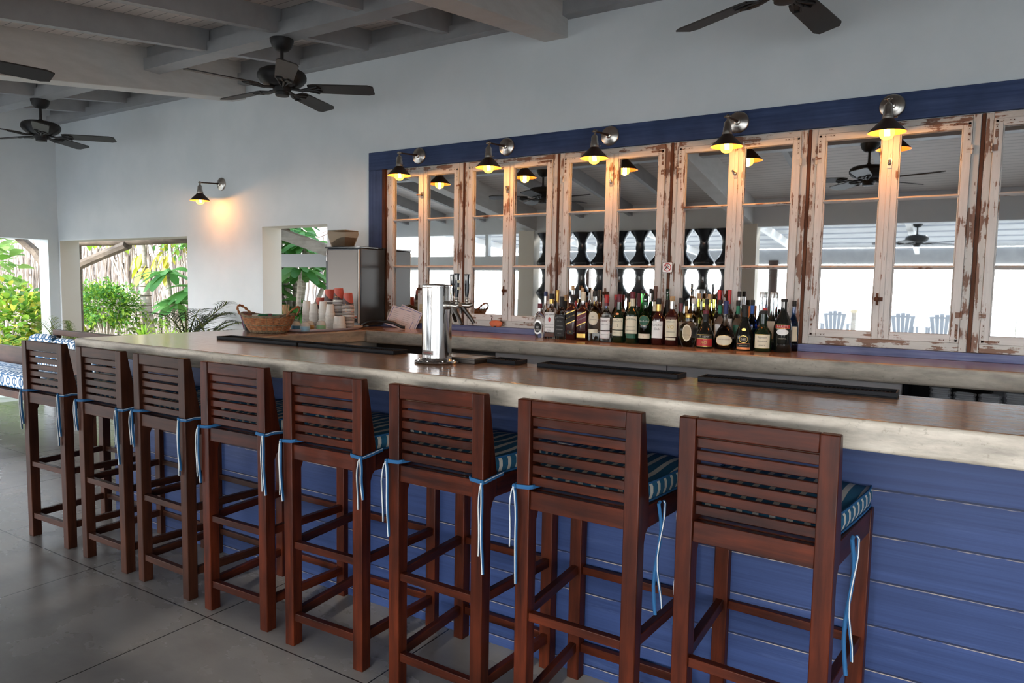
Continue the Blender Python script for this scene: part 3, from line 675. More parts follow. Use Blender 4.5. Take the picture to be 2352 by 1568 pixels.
# ------------------------------------------------------------ wall lamps
def make_sconce():
    t = thing('wall_lamp', '', 'lamp')
    R90 = Matrix.Rotation(PI/2, 4, 'X')           # lathe axis z -> -y
    MB().lathe([(.0001, .034), (.010, .034), (.016, .030), (.017, .020), (.034, .016), (.040, .012), (.052, .010), (.056, .006), (.057, 0)], 32, mtx=R90).build('backplate', 'nickel', t)
    arm = MB().tube([(0, -.03, 0), (0, -.07, -.002), (0, -.205, -.012)], [.009, .0055, .0055], 10)
    arm.build('arm', 'darkbronze', t)
    j = MB().sphere((0, -.21, -.012), .0105, 7).tube([(-.018, -.21, -.012), (.018, -.21, -.012)], .005, 8).tube([(0, -.21, -.012), (0, -.21, -.036)], .006, 8)
    j.build('joint', 'bronze', t)
    MB().lathe([(.006, -.030), (.010, -.034), (.018, -.042), (.0195, -.050), (.0195, -.066), (.021, -.068), (.021, -.078), (.0225, -.080), (.0225, -.092), (.025, -.094), (.025, -.103), (.018, -.104)][::-1], 20, (0, -.21, 0)).build('socket', 'nickel', t)
    sh = MB()
    sh.lathe([(.022, -.100), (.030, -.110), (.081, -.163), (.083, -.165)], 40, (0, -.21, 0), cap=False, mi=0)
    sh.lathe([(.083, -.165), (.0805, -.1655), (.029, -.113), (.020, -.104)], 40, (0, -.21, 0), cap=False, mi=1)
    s = sh.build('shade', ['darkbronze', 'copper'], t)
    MB().tube([(.024, -.21, -.098), (.036, -.21, -.098)], .0022, 6).sphere((.038, -.21, -.098), .004, 5).build('screw', 'bronze', s)
    bu = MB().lathe([(.0001, -.198), (.012, -.1965), (.024, -.190), (.031, -.179), (.033, -.165), (.030, -.151), (.020, -.134), (.013, -.124), (.012, -.110)], 20, (0, -.21, 0), cap=False).build('bulb', 'bulb', t)
    f = MB()
    for k in range(5):
        x = -.010+.005*k; f.tube([(x, -.21, -.150), (x+.002, -.207+.002*(k % 2), -.180)], .0019, 6)
    f.build('filament', 'filament', bu)
    L = bpy.data.lights.new('bulb_light', 'POINT'); L.energy = 2.3; L.color = (1, .49, .16); L.shadow_soft_size = .012
    l = bpy.data.objects.new('bulb_light', L); C.objects.link(l); l.parent = t; l.location = (0, -.21, -.186)
    return t
sl0 = make_sconce()
LX = [(-3.235, 3.925, 2.293), (-2.505, 3.925, 2.293), (-1.777, 3.925, 2.293), (-1.026, 3.925, 2.293), (-.294, 3.925, 2.293), (-5.470, YW, 2.234), (.44, 3.925, 2.293)]
LW = ['first from the left on the blue frame', 'second from the left on the blue frame', 'middle of five on the blue frame', 'fourth from the left on the blue frame',
      'largest and rightmost on the blue frame', 'alone on the white wall between the garden openings', 'beyond the right end of the row']
for i, p in enumerate(LX[:6]):
    o = sl0 if i == 0 else copy_tree(sl0); o.location = p
    tag(o, 'lit cone-shade bronze wall lamp, ' + LW[i], 'lamp', 'cone shade wall lamps')
# ------------------------------------------------------------ ceiling fans
def make_fan():
    t = thing('ceiling_fan', '', 'fan')
    MB().lathe([(.014, -.075), (.040, -.068), (.062, -.045), (.072, -.015), (.074, 0)], 28).build('canopy', 'fan', t)
    MB().tube([(0, 0, -.07), (0, 0, -.20)], .011, 12).build('downrod', 'fan', t)
    MB().lathe([(.060, -.300), (.090, -.292), (.118, -.280), (.122, -.274), (.136, -.266), (.140, -.258), (.150, -.245), (.151, -.225), (.142, -.205), (.115, -.190), (.055, -.180), (.020, -.178), (.016, -.165)], 40).build('motor_housing', 'fan', t)
    MB().lathe([(.030, -.352), (.042, -.350), (.044, -.330), (.055, -.328), (.057, -.300), (.050, -.298)], 28).build('hub_cap', 'fan', t)
    for k in range(5):
        a = 2*PI*k/5; R = Matrix.Rotation(a, 4, 'Z')
        b = MB(); pitch = Matrix.Rotation(-.20, 4, 'X')
        out = [(.165, -.045), (.20, -.056), (.545, -.064), (.580, -.046), (.580, .046), (.545, .062), (.20, .054), (.165, .045)]
        vs_ = [R @ (Matrix.Translation((0, 0, -.298)) @ pitch @ Vector((x, y, z))) for z in (-.004, .003) for x, y in out]
        n = len(out); b.add(vs_, [tuple(range(n))[::-1], tuple(range(n, 2*n))] + [(i, (i+1) % n, n+(i+1) % n, n+i) for i in range(n)])
        bl = b.build('blade', 'blade', t)
        c = MB()
        for sy in (-1, 1):
            c.tube([R @ Vector((.05, .008*sy, -.302)), R @ Vector((.12, .012*sy, -.312)), R @ Vector((.17, .030*sy, -.306)), R @ Vector((.225, .045*sy, -.306-.009*sy)), R @ Vector((.245, .020*sy, -.306-.004*sy)), R @ Vector((.20, .006*sy, -.306))], [.007, .006, .006, .006, .006, .005], 6)
        c.tube([R @ Vector((.05, 0, -.302)), R @ Vector((.12, 0, -.312)), R @ Vector((.20, 0, -.306))], [.010, .008, .006], 8)
        c.build('blade_iron', 'fan', bl)
    return t
f0 = make_fan(); nf = 0
FAN = [(-3.70, 3.12, 35, 'black five-blade ceiling fan above the white wall between its lamp and the coffee machine'), (-6.80, 3.12, 47, 'black five-blade ceiling fan farthest away at the far left corner of the room'),
       (-.65, 3.12, 81, 'black five-blade ceiling fan cut off at the top edge, above the right windows'), (-3.80, 1.18, 79, 'black ceiling fan in the nearer row whose blade tip shows at the left edge'),
       (-.65, 1.18, 20, 'black ceiling fan in the nearer row, seen only mirrored in the right windows')]
for x, y, a, lb in FAN:
    o = f0 if nf == 0 else copy_tree(f0); nf += 1
    o.location = (x, y, zc(y-.06)-.1635 + .001); o.location.z = zc(3.06 if y > 2 else 1.12)-.164; o.rotation_euler = (0, 0, math.radians(a))
    tag(o, lb, 'fan', 'black ceiling fans')
o = copy_tree(f0); o.location = (-.47, -4.0, 2.42); tag(o, 'black ceiling fan on the veranda, seen small in the mirrors', 'fan', 'black ceiling fans')
trim(MB().box(-.52, -.42, -4.4, -3.6, 2.4205, 2.53), 'rafter')

# ------------------------------------------------------------ bottles
def ringfn(R, sq):
    def f(a):           # a: angle from -y
        x, y = math.sin(a), -math.cos(a); q = (abs(x)**sq+abs(y)**sq)**(1/sq); return (x/q*R, y/q*R)
    return f
def label_patch(mb, R, sq, z0, z1, half, mi=0, shear=0, oval=False, off=.0007, n=14, z_off=0):
    f = ringfn(R+off, sq); N = 22 if oval else 1; rows = []
    for j in range(N+1):
        v = j/N; z = z0+(z1-z0)*v
        hw = half*math.sqrt(max(0, 1-(2*v-1)**2))+1e-4 if oval else half
        rows.append([(*f(math.atan(xx/R) if sq > 3 else xx/R), z+shear*xx) for xx in [(-1+2*i/n)*hw for i in range(n+1)]])
    vs_ = [p for r in rows for p in r]
    mb.add(vs_, [(j*(n+1)+i, j*(n+1)+i+1, (j+1)*(n+1)+i+1, (j+1)*(n+1)+i) for j in range(N) for i in range(n)], mi, True)
def letter_on(s, size, parent, R, sq, z, mt, shear=0, off=.0012, arch=0):
    f = ringfn(R+off, sq)
    def fn(c):
        a = math.atan(c.x/R) if sq > 3 else c.x/R; x, y = f(a); return Vector((x, y, z+c.y+shear*c.x-arch*c.x*c.x))
    return lettering(s, size, parent, None, mt, fn=fn)
PROF = {  # (r as share of R, z as share of body height)
 'round': [(.90, 0), (1, .02), (1, .60), (.97, .65), (.80, .71), (.50, .77), (.36, .82), (.33, .88), (.33, 1)],
 'tall': [(.90, 0), (1, .02), (1, .54), (.95, .60), (.70, .68), (.42, .76), (.33, .82), (.32, 1)],
 'square': [(.94, 0), (1, .015), (1, .66), (.94, .71), (.70, .75), (.42, .80), (.36, .85), (.36, 1)],
 'walker': [(.94, 0), (1, .015), (1, .70), (.96, .75), (.72, .80), (.46, .84), (.38, .88), (.36, 1)],
 'belly': [(.92, 0), (1.0, .03), (1.05, .40), (1.0, .55), (.62, .66), (.40, .74), (.34, .82), (.33, 1)],
 'squat': [(.62, 0), (.70, .05), (.92, .28), (1.02, .52), (.98, .68), (.62, .82), (.36, .88), (.34, 1)],
 'bell': [(.96, 0), (1, .03), (1, .36), (.88, .48), (.55, .62), (.34, .74), (.30, .84), (.29, 1)],
 'tear': [(.92, 0), (1.05, .06), (1.12, .26), (1.0, .40), (.55, .54), (.30, .66), (.24, .80), (.24, 1)],
 'slope': [(.95, 0), (1, .02), (1, .36), (.80, .52), (.48, .68), (.34, .80), (.32, 1)],
 'cream': [(.92, 0), (1, .02), (1, .50), (.86, .62), (.52, .74), (.36, .80), (.32, .86), (.31, 1)],
 'flask': [(.95, 0), (1, .02), (1, .48), (.70, .60), (.44, .66), (.38, .72), (.36, 1)],
}
def bottle(x, y, H, R, prof, body, liquid, level, cap, cap_h, label, sq=2.0, rz=.16, foil=None, foil_h=.05, labels=(), texts=(), capk=1.15, grp='liquor bottles on the back counter'):
    t = thing('liquor_bottle', label, 'bottle', (x, y, 1.0805), rz, grp)
    bh = H - cap_h; P = PROF[prof]; glassy = body.startswith('g_') and body not in ('g_dark', 'g_darkgreen')
    def sqz(k): return sq if k > .6 else 2.0
    mb = MB(); n = 28
    def rings(P, dr, zlo, zhi):
        out = []
        for r, z in P:
            zz = z*bh
            out.append((max(r*R-dr, .0015), zz))
        return out
    def loft(P2):
        b = MB(); v = []
        for r, z in P2:
            k = r/R; q0 = 2.0 + (sq-2.0)*max(0, min(1, (k-.55)/.35))
            for i in range(n):
                a = 2*PI*i/n; xx, yy = math.cos(a), math.sin(a); q = (abs(xx)**q0+abs(yy)**q0)**(1/q0); v.append((xx/q*r, yy/q*r, z))
        m = len(P2); fs = [(i*n+k, i*n+(k+1) % n, (i+1)*n+(k+1) % n, (i+1)*n+k) for i in range(m-1) for k in range(n)]
        b.add(v, fs, 0, True); b.add([], []); b.f += [tuple(range(n))[::-1], tuple(range((m-1)*n, m*n))]; b.mi += [0, 0]; b.sm += [False, False]
        return b
    # denser profile
    PP = []
    for (ra, za), (rb, zb) in zip(P, P[1:]):
        for i in range(3): k = i/3; PP.append((ra+(rb-ra)*k, za+(zb-za)*k))
    PP.append(P[-1])
    loft(rings(PP, 0, 0, 1)).build('glass_body', body, t)
    if glassy and liquid:
        lp = [(r, z) for r, z in rings(PP, .0035, 0, 1) if .008 < z <= level*bh]
        if len(lp) > 2: loft(lp).build('liquid', liquid, t)
    rn = P[-1][0]*R
    cp = MB().lathe([(rn*capk*.97, bh-.002), (rn*capk, bh), (rn*capk, bh+cap_h-.002), (rn*capk*.92, bh+cap_h)], 16)
    cp.build('cap', cap, t)
    if foil: MB().lathe([(rn*1.06+.0005, bh-foil_h), (rn*1.06+.0005, bh-.001)], 16, cap=False).build('neck_foil', foil, t)
    for (m1, z0, z1, half, kw) in labels:
        lb = MB(); label_patch(lb, R, sq, z0*bh, z1*bh, half*R, **kw); lo = lb.build('label', m1, t)
    tgt = t
    for (s, size, z, m1, kw) in texts:
        letter_on(s, size*R, tgt, R, sq, z*bh, m1, **kw)
    return t
W = {}
def Lb(m, z0, z1, half, **k): return (m, z0, z1, half, k)
def Tx(s, size, z, m, **k): return (s, size, z, m, k)
F = 3.752
bottle(-2.13, 3.745, .209, .036, 'squat', 'g_clear', 'l_brown', .0, 'maroon', .028, 'short clear flask with ornate silver label at the left end of the bottles', sq=2, foil='silver', foil_h=.02,
       labels=[Lb('silver', .12, .60, .80, oval=True, off=.0016), Lb('ink', .18, .54, .60, oval=True, off=.0022)], texts=[Tx('12', .5, .36, 'silver', off=.003), Tx('CHIVAS', .30, .27, 'silver', off=.003)])
bottle(-2.052, F, .270, .0365, 'square', 'g_clear', 'l_amber', .62, 'ink', .030, 'square amber bottle with white label and red wax seal, second from left in front', sq=5, foil='gold', foil_h=.03,
       labels=[Lb('white', .17, .66, .90), Lb('brownlabel', .05, .15, .90), Lb('red', .42, .54, .20, oval=True, off=.0011)], texts=[Tx('JIM BEAM', .38, .60, 'ink'), Tx('KENTUCKY STRAIGHT', .15, .35, 'ink'), Tx('BOURBON', .32, .28, 'ink'), Tx('WHISKEY', .18, .21, 'ink')])
bottle(-1.982, F, .255, .0355, 'square', 'g_clear', 'l_amber', .60, 'ink', .032, 'square whiskey bottle with all-black label lettered in white, third from the left in front', sq=5, foil='ink', foil_h=.03,
       labels=[Lb('ink', .08, .66, .93)], texts=[Tx("JACK DANIEL'S", .25, .60, 'white', arch=9), Tx('Old No.7', .24, .49, 'white'), Tx('Tennessee', .26, .36, 'white'), Tx('WHISKEY', .30, .26, 'white'), Tx('40% ALC.', .17, .15, 'white')])
bottle(-1.912, F, .268, .0335, 'walker', 'l_dark', None, 0, 'ink', .028, 'tall square dark red bottle with slanted black and gold label', sq=5, foil='ink', foil_h=.02,
       labels=[Lb('gold', .42, .70, .93, shear=.45), Lb('ink', .445, .675, .94, shear=.45, off=.0011), Lb('ink', .14, .24, .55)], texts=[Tx('BLACK LABEL', .26, .57, 'gold', shear=.45, off=.0016), Tx('12', .25, .19, 'gold')])
bottle(-1.840, F, .285, .0335, 'walker', 'l_dark', None, 0, 'cream', .050, 'tall square red bottle with slanted red and gold label and cream stopper', sq=5, foil='silver', foil_h=.012,
       labels=[Lb('gold', .40, .68, .93, shear=.45), Lb('maroon', .425, .655, .94, shear=.45, off=.0011), Lb('gold', .07, .17, .80)], texts=[Tx('Red Label', .38, .55, 'white', shear=.45, off=.0016)])
bottle(-1.765, F, .292, .0365, 'round', 'g_clear', 'l_amber', .58, 'ink', .030, 'amber single malt bottle with oval cream label and black cap', foil=None,
       labels=[Lb('cream', .36, .66, .90, oval=True), Lb('cream', .18, .27, .85)], texts=[Tx('DEN', .22, .54, 'ink'), Tx('GUARDIAN', .22, .48, 'ink')])
bottle(-1.690, F, .272, .0360, 'round', 'g_clear', 'l_amber', .20, 'red', .045, 'nearly empty clear bottle with two white labels and red cap', foil='maroon', foil_h=.02,
       labels=[Lb('white', .30, .62, .85), Lb('white', .09, .27, .90)], texts=[Tx("Dewar's", .48, .54, 'maroon'), Tx('White Label', .22, .44, 'ink'), Tx('Blended Scotch', .2, .19, 'ink')])
bottle(-1.612, F, .276, .0375, 'tall', 'g_darkgreen', None, 0, 'maroon', .042, 'dark green malt bottle with tall cream label marked 12', foil='g_darkgreen',
       labels=[Lb('cream', .32, .60, .90), Lb('cream', .17, .30, .90), Lb('copper', .68, .73, .25, oval=True)], texts=[Tx('THE', .18, .57, 'ink'), Tx('GLENLIVET', .30, .52, 'ink'), Tx('12', .45, .42, 'ink'), Tx('SINGLE MALT', .18, .24, 'ink')])
bottle(-1.530, F, .292, .0385, 'round', 'g_darkgreen', None, 0, 'maroon', .036, 'dark green whiskey bottle with big cream label arched in green lettering', foil='cream', foil_h=.05,
       labels=[Lb('cream', .22, .60, 1.0), Lb('greenlabel', .12, .21, .75)], texts=[Tx('JAMESON', .37, .54, 'greenlabel', arch=6), Tx('TRIPLE DISTILLED', .17, .37, 'ink'), Tx('IRISH WHISKEY', .22, .29, 'ink')])
bottle(-1.452, F, .274, .0370, 'tall', 'g_green', 'g_darkgreen', .50, 'g_darkgreen', .036, 'green three-sided malt bottle with round green label and cream strip', foil='greenlabel', foil_h=.02,
       labels=[Lb('gold', .44, .68, .84, oval=True), Lb('greenlabel', .445, .675, .80, oval=True, off=.0012), Lb('cream', .14, .25, 1.0)], texts=[Tx('Glenfiddich', .34, .545, 'white', off=.0018), Tx('12', .22, .19, 'orange')])
bottle(-1.378, 3.758, .258, .0365, 'round', 'l_dark', None, 0, 'ink', .030, 'dark brown whisky bottle with white label in black script', foil='gold', foil_h=.07,
       labels=[Lb('white', .17, .58, .92)], texts=[Tx('Canadian', .42, .49, 'ink'), Tx('Club', .45, .39, 'ink')])
bottle(-1.302, 3.765, .272, .0375, 'round', 'l_dark', None, 0, 'cork', .026, 'dark brown whisky bottle with pale yellow label lettered VO and silver neck', foil='silver', foil_h=.06,
       labels=[Lb('cream', .20, .60, .95), Lb('cream', .13, .18, .80), Lb('brownlabel', .58, .64, .80)], texts=[Tx("SEAGRAM'S", .26, .535, 'ink'), Tx('VO', .70, .42, 'gold'), Tx('CANADIAN', .24, .31, 'ink')])
bottle(-1.205, 3.755, .180, .0480, 'squat', 'g_clear', 'l_amber', .12, 'gold', .022, 'short rounded cut-glass flask with tall oval cream label', sq=2,
       labels=[Lb('cream', .20, .78, .50, oval=True, off=.0016), Lb('tan', .25, .73, .42, oval=True, off=.0022)], texts=[Tx('Crown Royal', .16, .42, 'navy', off=.003)])
bottle(-1.108, 3.745, .200, .0455, 'bell', 'g_dark', None, 0, 'maroon', .016, 'black bell-shaped brandy bottle with red band label lettered XO', foil='ink',
       labels=[Lb('gold', .05, .40, 1.02), Lb('ink', .29, .385, 1.03, off=.001), Lb('red', .065, .27, 1.03, off=.001)], texts=[Tx('ST-REMY', .32, .335, 'white', off=.0014), Tx('XO', .48, .17, 'gold', off=.0014)])
bottle(-1.005, 3.752, .255, .0460, 'tear', 'g_clear', 'l_dark', .30, 'navy', .030, 'clear teardrop cognac bottle with long neck and half-round cream label', foil='navy', foil_h=.04,
       labels=[Lb('gold', .09, .34, .93, off=.005, oval=True), Lb('cream', .10, .33, .88, off=.0055, oval=True)], texts=[Tx('COURVOISIER', .20, .24, 'brownlabel', off=.0062)])
bottle(-.905, 3.752, .236, .0440, 'slope', 'g_dark', None, 0, 'ink', .016, 'black sloping liqueur bottle with gold round badge lettered B and B', foil='ink',
       labels=[Lb('gold', .18, .36, .52, oval=True), Lb('ink', .195, .345, .44, oval=True, off=.0011), Lb('copper', .03, .17, .82), Lb('ink', .08, .16, .78, off=.0011), Lb('gold', .46, .53, .28, oval=True, off=-.006)], texts=[Tx('B&B', .38, .27, 'cream', off=.0016), Tx('BENEDICTINE', .15, .12, 'cream', off=.0016)])
bottle(-.812, 3.752, .210, .0430, 'flask', 'g_darkgreen', None, 0, 'ink', .016, 'squat dark green bottle with square golden label in script', foil='g_darkgreen',
       labels=[Lb('gold', .09, .46, .98), Lb('cream', .10, .45, .95, off=.001)], texts=[Tx('Eighteen', .30, .38, 'ink', off=.0014), Tx('Hundred', .30, .28, 'ink', off=.0014), Tx('JAMAICA', .18, .17, 'ink', off=.0014)])
bottle(-.722, 3.790, .272, .0450, 'cream', 'g_dark', None, 0, 'ink', .014, 'black cream-liqueur bottle with arched red banner and green scene, at the right end', rz=.15,
       labels=[Lb('gold', .47, .545, .84, off=.001), Lb('red', .475, .54, .82, off=.0013), Lb('white', .34, .46, .66, oval=True, off=.001)], texts=[Tx('BAILEYS', .34, .508, 'white', off=.0018), Tx('ORIGINAL', .20, .27, 'cream', off=.0014)])
# rows behind: x, y, height, cap, foil, body, kind
BK = [(-2.138, 3.83, .283, 'navy', 'silver', 'g_clear', 'tall', 'clear bottle with dark blue cap'), (-2.085, 3.885, .292, 'gold', 'gold', 'g_clear', 'tall', 'clear bottle with tall gold cap'), (-2.067, 3.82, .225, 'ink', 'ink', 'g_clear', 'round', 'short clear bottle with black cap'),
 (-2.030, 3.885, .263, 'cork', 'gold', 'l_brown', 'round', 'amber bottle with gold foil neck'), (-1.978, 3.885, .323, 'cork', 'silver', 'g_clear', 'tall', 'tallest clear bottle with cork-coloured cap'), (-1.997, 3.82, .230, 'ink', 'ink', 'g_clear', 'round', 'clear bottle with black foil neck'),
 (-1.927, 3.82, .262, 'ink', 'red', 'g_clear', 'tall', 'clear bottle with red neck band'), (-1.912, 3.885, .310, 'cork', 'silver', 'g_clear', 'tall', 'clear bottle with silver pourer and cork cap'), (-1.857, 3.82, .253, 'ink', 'orange', 'g_clear', 'tall', 'clear bottle with salmon neck band'),
 (-1.846, 3.885, .298, 'cupwhite', 'cupwhite', 'g_clear', 'tall', 'clear bottle with frosted square cap'), (-1.787, 3.82, .260, 'ink', 'gold', 'g_yellow', 'tall', 'yellow bottle with gold neck band'), (-1.716, 3.82, .260, 'ink', 'bluep', 'g_clear', 'tall', 'clear bottle with bright blue neck band'),
 (-1.690, 3.885, .272, 'red', 'maroon', 'g_clear', 'round', 'clear bottle with crimson capsule'), (-1.645, 3.82, .261, 'ink', 'greenp', 'g_clear', 'tall', 'clear bottle with green neck band'), (-1.612, 3.885, .283, 'ink', 'brownlabel', 'g_brown', 'tall', 'brown bottle with black capsule'),
 (-1.572, 3.82, .262, 'ink', 'gold', 'g_yellow', 'tall', 'pale yellow bottle with gilt neck'), (-1.545, 3.887, .283, 'maroon', 'maroon', 'g_dark', 'tall', 'black bottle with maroon capsule'), (-1.500, 3.825, .305, 'ink', None, 'g_lime', 'slope', 'bright green glass liqueur bottle'),
 (-1.475, 3.888, .313, 'ink', 'silver', 'g_green', 'tall', 'tall green bottle with black top'), (-1.425, 3.828, .326, 'brownlabel', 'brownlabel', 'g_brown', 'slope', 'tall brown nut-liqueur bottle with shield label lettered F'), (-1.375, 3.888, .312, 'g_darkgreen', None, 'g_green', 'cream', 'dark green wine-shaped bottle'),
 (-1.352, 3.832, .250, 'ink', 'ink', 'g_clear', 'tall', 'clear bottle hidden behind the script label'), (-1.278, 3.840, .263, 'ink', 'maroon', 'g_clear', 'tall', 'clear bottle with claret neck band'), (-1.262, 3.890, .248, 'ink', 'amberband', 'g_yellow', 'round', 'olive bottle with amber neck band'),
 (-1.205, 3.832, .262, 'cupwhite', None, 'g_clear', 'round', 'clear bottle with white screw cap'), (-1.192, 3.890, .290, 'cork', None, 'g_yellow', 'tall', 'yellow oil-like bottle with cork, left of the pair'), (-1.135, 3.892, .287, 'cork', None, 'g_yellow', 'tall', 'yellow oil-like bottle with cork, right of the pair'),
 (-1.130, 3.830, .261, 'ink', 'brownlabel', 'g_clear', 'tall', 'clear gin bottle with brown neck band'), (-1.080, 3.888, .310, 'red', 'red', 'g_clear', 'tall', 'clear vodka bottle with red cap, left of two alike'), (-1.025, 3.888, .312, 'red', 'red', 'g_clear', 'tall', 'clear vodka bottle with red cap, right of two alike'),
 (-1.056, 3.826, .258, 'ink', 'greenp', 'g_clear', 'tall', 'clear gin bottle with green neck label, left of two alike'), (-.972, 3.888, .306, 'ink', 'silver', 'g_clear', 'tall', 'clear bottle ringed with black bands'), (-.962, 3.832, .258, 'ink', 'greenp', 'g_clear', 'tall', 'clear gin bottle with green neck label, right of two alike'),
 (-.912, 3.890, .228, 'copper', 'copper', 'g_brown', 'round', 'brown bottle with copper capsule'), (-.888, 3.832, .262, 'ink', 'bluep', 'g_blue', 'tall', 'blue gin bottle'), (-.856, 3.890, .304, 'silver', None, 'g_clear', 'flask', 'clear bottle with grey square stopper, left of the pair'),
 (-.800, 3.890, .304, 'silver', None, 'g_clear', 'flask', 'clear bottle with grey square stopper, right of the pair'), (-.822, 3.830, .222, 'red', None, 'g_brown', 'slope', 'dark liqueur bottle with red cap'), (-.746, 3.892, .232, 'grey', None, 'g_lime', 'round', 'small lime green bottle'),
 (-.690, 3.888, .262, 'ink', None, 'g_blue', 'cream', 'dark blue bottle half hidden at the right end')]
for x, y, H, cap, foil, body, kind, lb in BK:
    R = .0262 if y > 3.86 else .0285
    liq = {'g_clear': 'l_amber' if rnd.random() < .35 else None, 'g_yellow': None}.get(body)
    lbls = [Lb(rnd.choice(['white', 'cream', 'greenlabel' if foil == 'greenp' else 'white']), .22, .55, .85)] if rnd.random() < .75 and body != 'g_lime' else []
    tx = []
    if 'lettered F' in lb: lbls = [Lb('cream', .62, .80, .38, off=-.006)]; tx = [Tx('F', .5, .71, 'maroon', off=-.0048)]
    bottle(x, y, H, R, kind, body, liq, .5, cap, .028 if body != 'g_lime' else .022, 'rear-row '+lb, foil=foil, foil_h=.048, labels=lbls, texts=tx, capk=1.25, sq=4 if kind == 'flask' else 2)

# ------------------------------------------------------------ on the bar
tw = thing('beer_tower', 'polished steel draft beer tower with three black-handled taps on the countertop', 'beer tower', (-1.742, 2.232, 1.0805), 0)
MB().lathe([(.088, 0), (.090, .004), (.086, .009), (.066, .012), (.062, .018), (.060, .022)], 40).build('base_flange', 'chrome', tw)
MB().lathe([(.0595, .020), (.0595, .300), (.062, .302), (.062, .308), (.058, .312), (.0001, .316)], 48).build('column', 'chrome', tw)
bo = MB()
for k in range(8): a = k*PI/4+.2; bo.lathe([(.005, .009), (.005, .013), (.0001, .016)], 8, (.076*math.cos(a), .076*math.sin(a), 0))
bo.build('bolt', 'chrome', tw)
bd = MB(); label_patch(bd, .0597, 2, .034, .052, .026, n=12); bd.build('badge', 'steel', tw)
letter_on('Micro Matic', .0085, tw, .0597, 2, .043, 'red', off=.0014)
for k, yy in enumerate((.030, -.012, .055)):
    a = (.70, -.22, 1.68)[k]; zt = .232
    tp = thing('tap', '', ''); 
    for kk in ('label', 'category'): del tp[kk]
    tp.parent = tw; tp.rotation_euler = (0, 0, a)
    MB().tube([(.055, 0, zt), (.074, 0, zt)], .017, 16).tube([(.074, 0, zt), (.090, 0, zt)], .014, 16).tube([(.090, 0, zt), (.125, 0, zt-.002), (.140, 0, zt+.004)], [.011, .011, .009], 12).build('faucet', 'nickel', tp)
    MB().tube([(.098, 0, zt-.004), (.112, 0, zt-.022), (.136, 0, zt-.052), (.148, 0, zt-.072)], [.010, .0095, .008, .007], 12).tube([(.092, 0, zt-.008), (.096, 0, zt-.034)], .0055, 8).build('spout', 'steel', tp)
    MB().tube([(.118, 0, zt), (.118, 0, zt+.014)], [.008, .006], 10).sphere((.118, 0, zt+.020), .0085, 6).tube([(.118, 0, zt+.026), (.118, 0, zt+.038)], [.008, .006], 10).build('collar', 'nickel', tp)
    MB().lathe([(.0065, zt+.034), (.0085, zt+.05), (.0120, zt+.118), (.0115, zt+.124), (.0001, zt+.125)], 16, (.118, 0, 0)).build('handle', 'blackgloss', tp)
    if k != 0:
        q = MB()
        for z0 in (.062, .088): q.box(.1275, .131, -.006, .006, zt+z0, zt+z0+.010)
        q.build('sticker', 'cream', tp)
dt = thing('drip_tray', 'shallow stainless drip tray on the countertop right of the beer tower', 'tray', (-1.735, 2.355, 1.0805), 0)
MB().box(-.12, .145, -.075, .075, 0, .014).box(-.12, .145, -.075, -.069, .014, .022).box(-.12, .145, .069, .075, .014, .022).box(-.12, -.114, -.069, .069, .014, .022).box(.139, .145, -.069, .069, .014, .022).build('pan', 'steel', dt, .001)
g_ = MB()
for k in range(16): g_.box(-.113, .138, -.066+.0085*k, -.062+.0085*k, .0145, .019)
g_.build('grate', 'nickel', dt)
def mat_(x0, x1, lb, y0=2.350, y1=2.448):
    t = thing('bar_mat', lb, 'bar mat', ((x0+x1)/2, (y0+y1)/2, 1.0805), 0, 'rubber bar mats along the counter edge'); w = (x1-x0)/2; d = (y1-y0)/2
    MB().box(-w, w, -d, d, 0, .004).box(-w, w, -d, -d+.006, .004, .017).box(-w, w, d-.006, d, .004, .017).box(-w, -w+.006, -d+.006, d-.006, .004, .017).box(w-.006, w, -d+.006, d-.006, .004, .017).build('tray', 'rubber', t, .0015)
    nb_ = MB(); n = int(2*w/.012)
    for i in range(n):
        for j in range(6): nb_.lathe([(.0028, .004), (.0028, .011), (.0001, .0115)], 5, (-w+.012+i*.012*(2*w-.024)/(n*.012), -d+.014+j*(2*d-.028)/5, 0), cap=False)
    nb_.build('nub_field', 'rubber', t)['kind'] = 'stuff'
    return t
mat_(-3.32, -2.70, 'black rubber bar mat left of the beer tower, farthest left by the basket')
mat_(-2.685, -2.075, 'black rubber bar mat between the far left mat and the beer tower')
mat_(-1.578, -1.445, 'short black rubber bar mat touching the steel drip tray')
mat_(-1.345, -.785, 'black rubber bar mat below the middle of the bottle row')
mat_(-.715, -.118, 'black rubber bar mat farthest right, ending left of the stacked tumblers')

# coffee machine
cm = thing('coffee_machine', 'tall coffee machine with brushed steel front and black side, topped by a bean hopper', 'coffee machine', (-3.545, 3.662, 1.0805), 0)
MB().box(-.335, 0, .004, .270, .01, .560).build('cabinet_body', 'machine_side', cm, .006)
MB().box(-.318, -.016, -.006, .004, .03, .550).build('front_door', 'steel', cm, .004)
MB().box(-.015, -.009, -.007, .004, .03, .550).build('door_trim', 'white', cm)
MB().box(-.345, .004, -.006, .275, .560, .572).build('lid', 'blackgloss', cm, .003)
MB().prism([(.02, .06), (.02, .52), (.05, .545), (.20, .545), (.20, .06)], 0, -.365, -.337).build('side_pod', 'black', cm, .006)
MB().box(-.322, -.317, -.012, -.006, .47, .54).build('hinge', 'chrome', cm)
MB().box(-.055, -.022, -.0075, -.006, .035, .085).build('sticker', 'white', cm); MB().box(-.051, -.026, -.0085, -.0075, .038, .062).build('sticker_panel', 'ink', cm); MB().box(-.051, -.026, -.0085, -.0075, .066, .078).build('sticker_band', 'orange', cm)
h = MB(); zb = .5725
hp = [(-.262, .035, -.045, .155), (-.325, -.005, -.018, .225)]
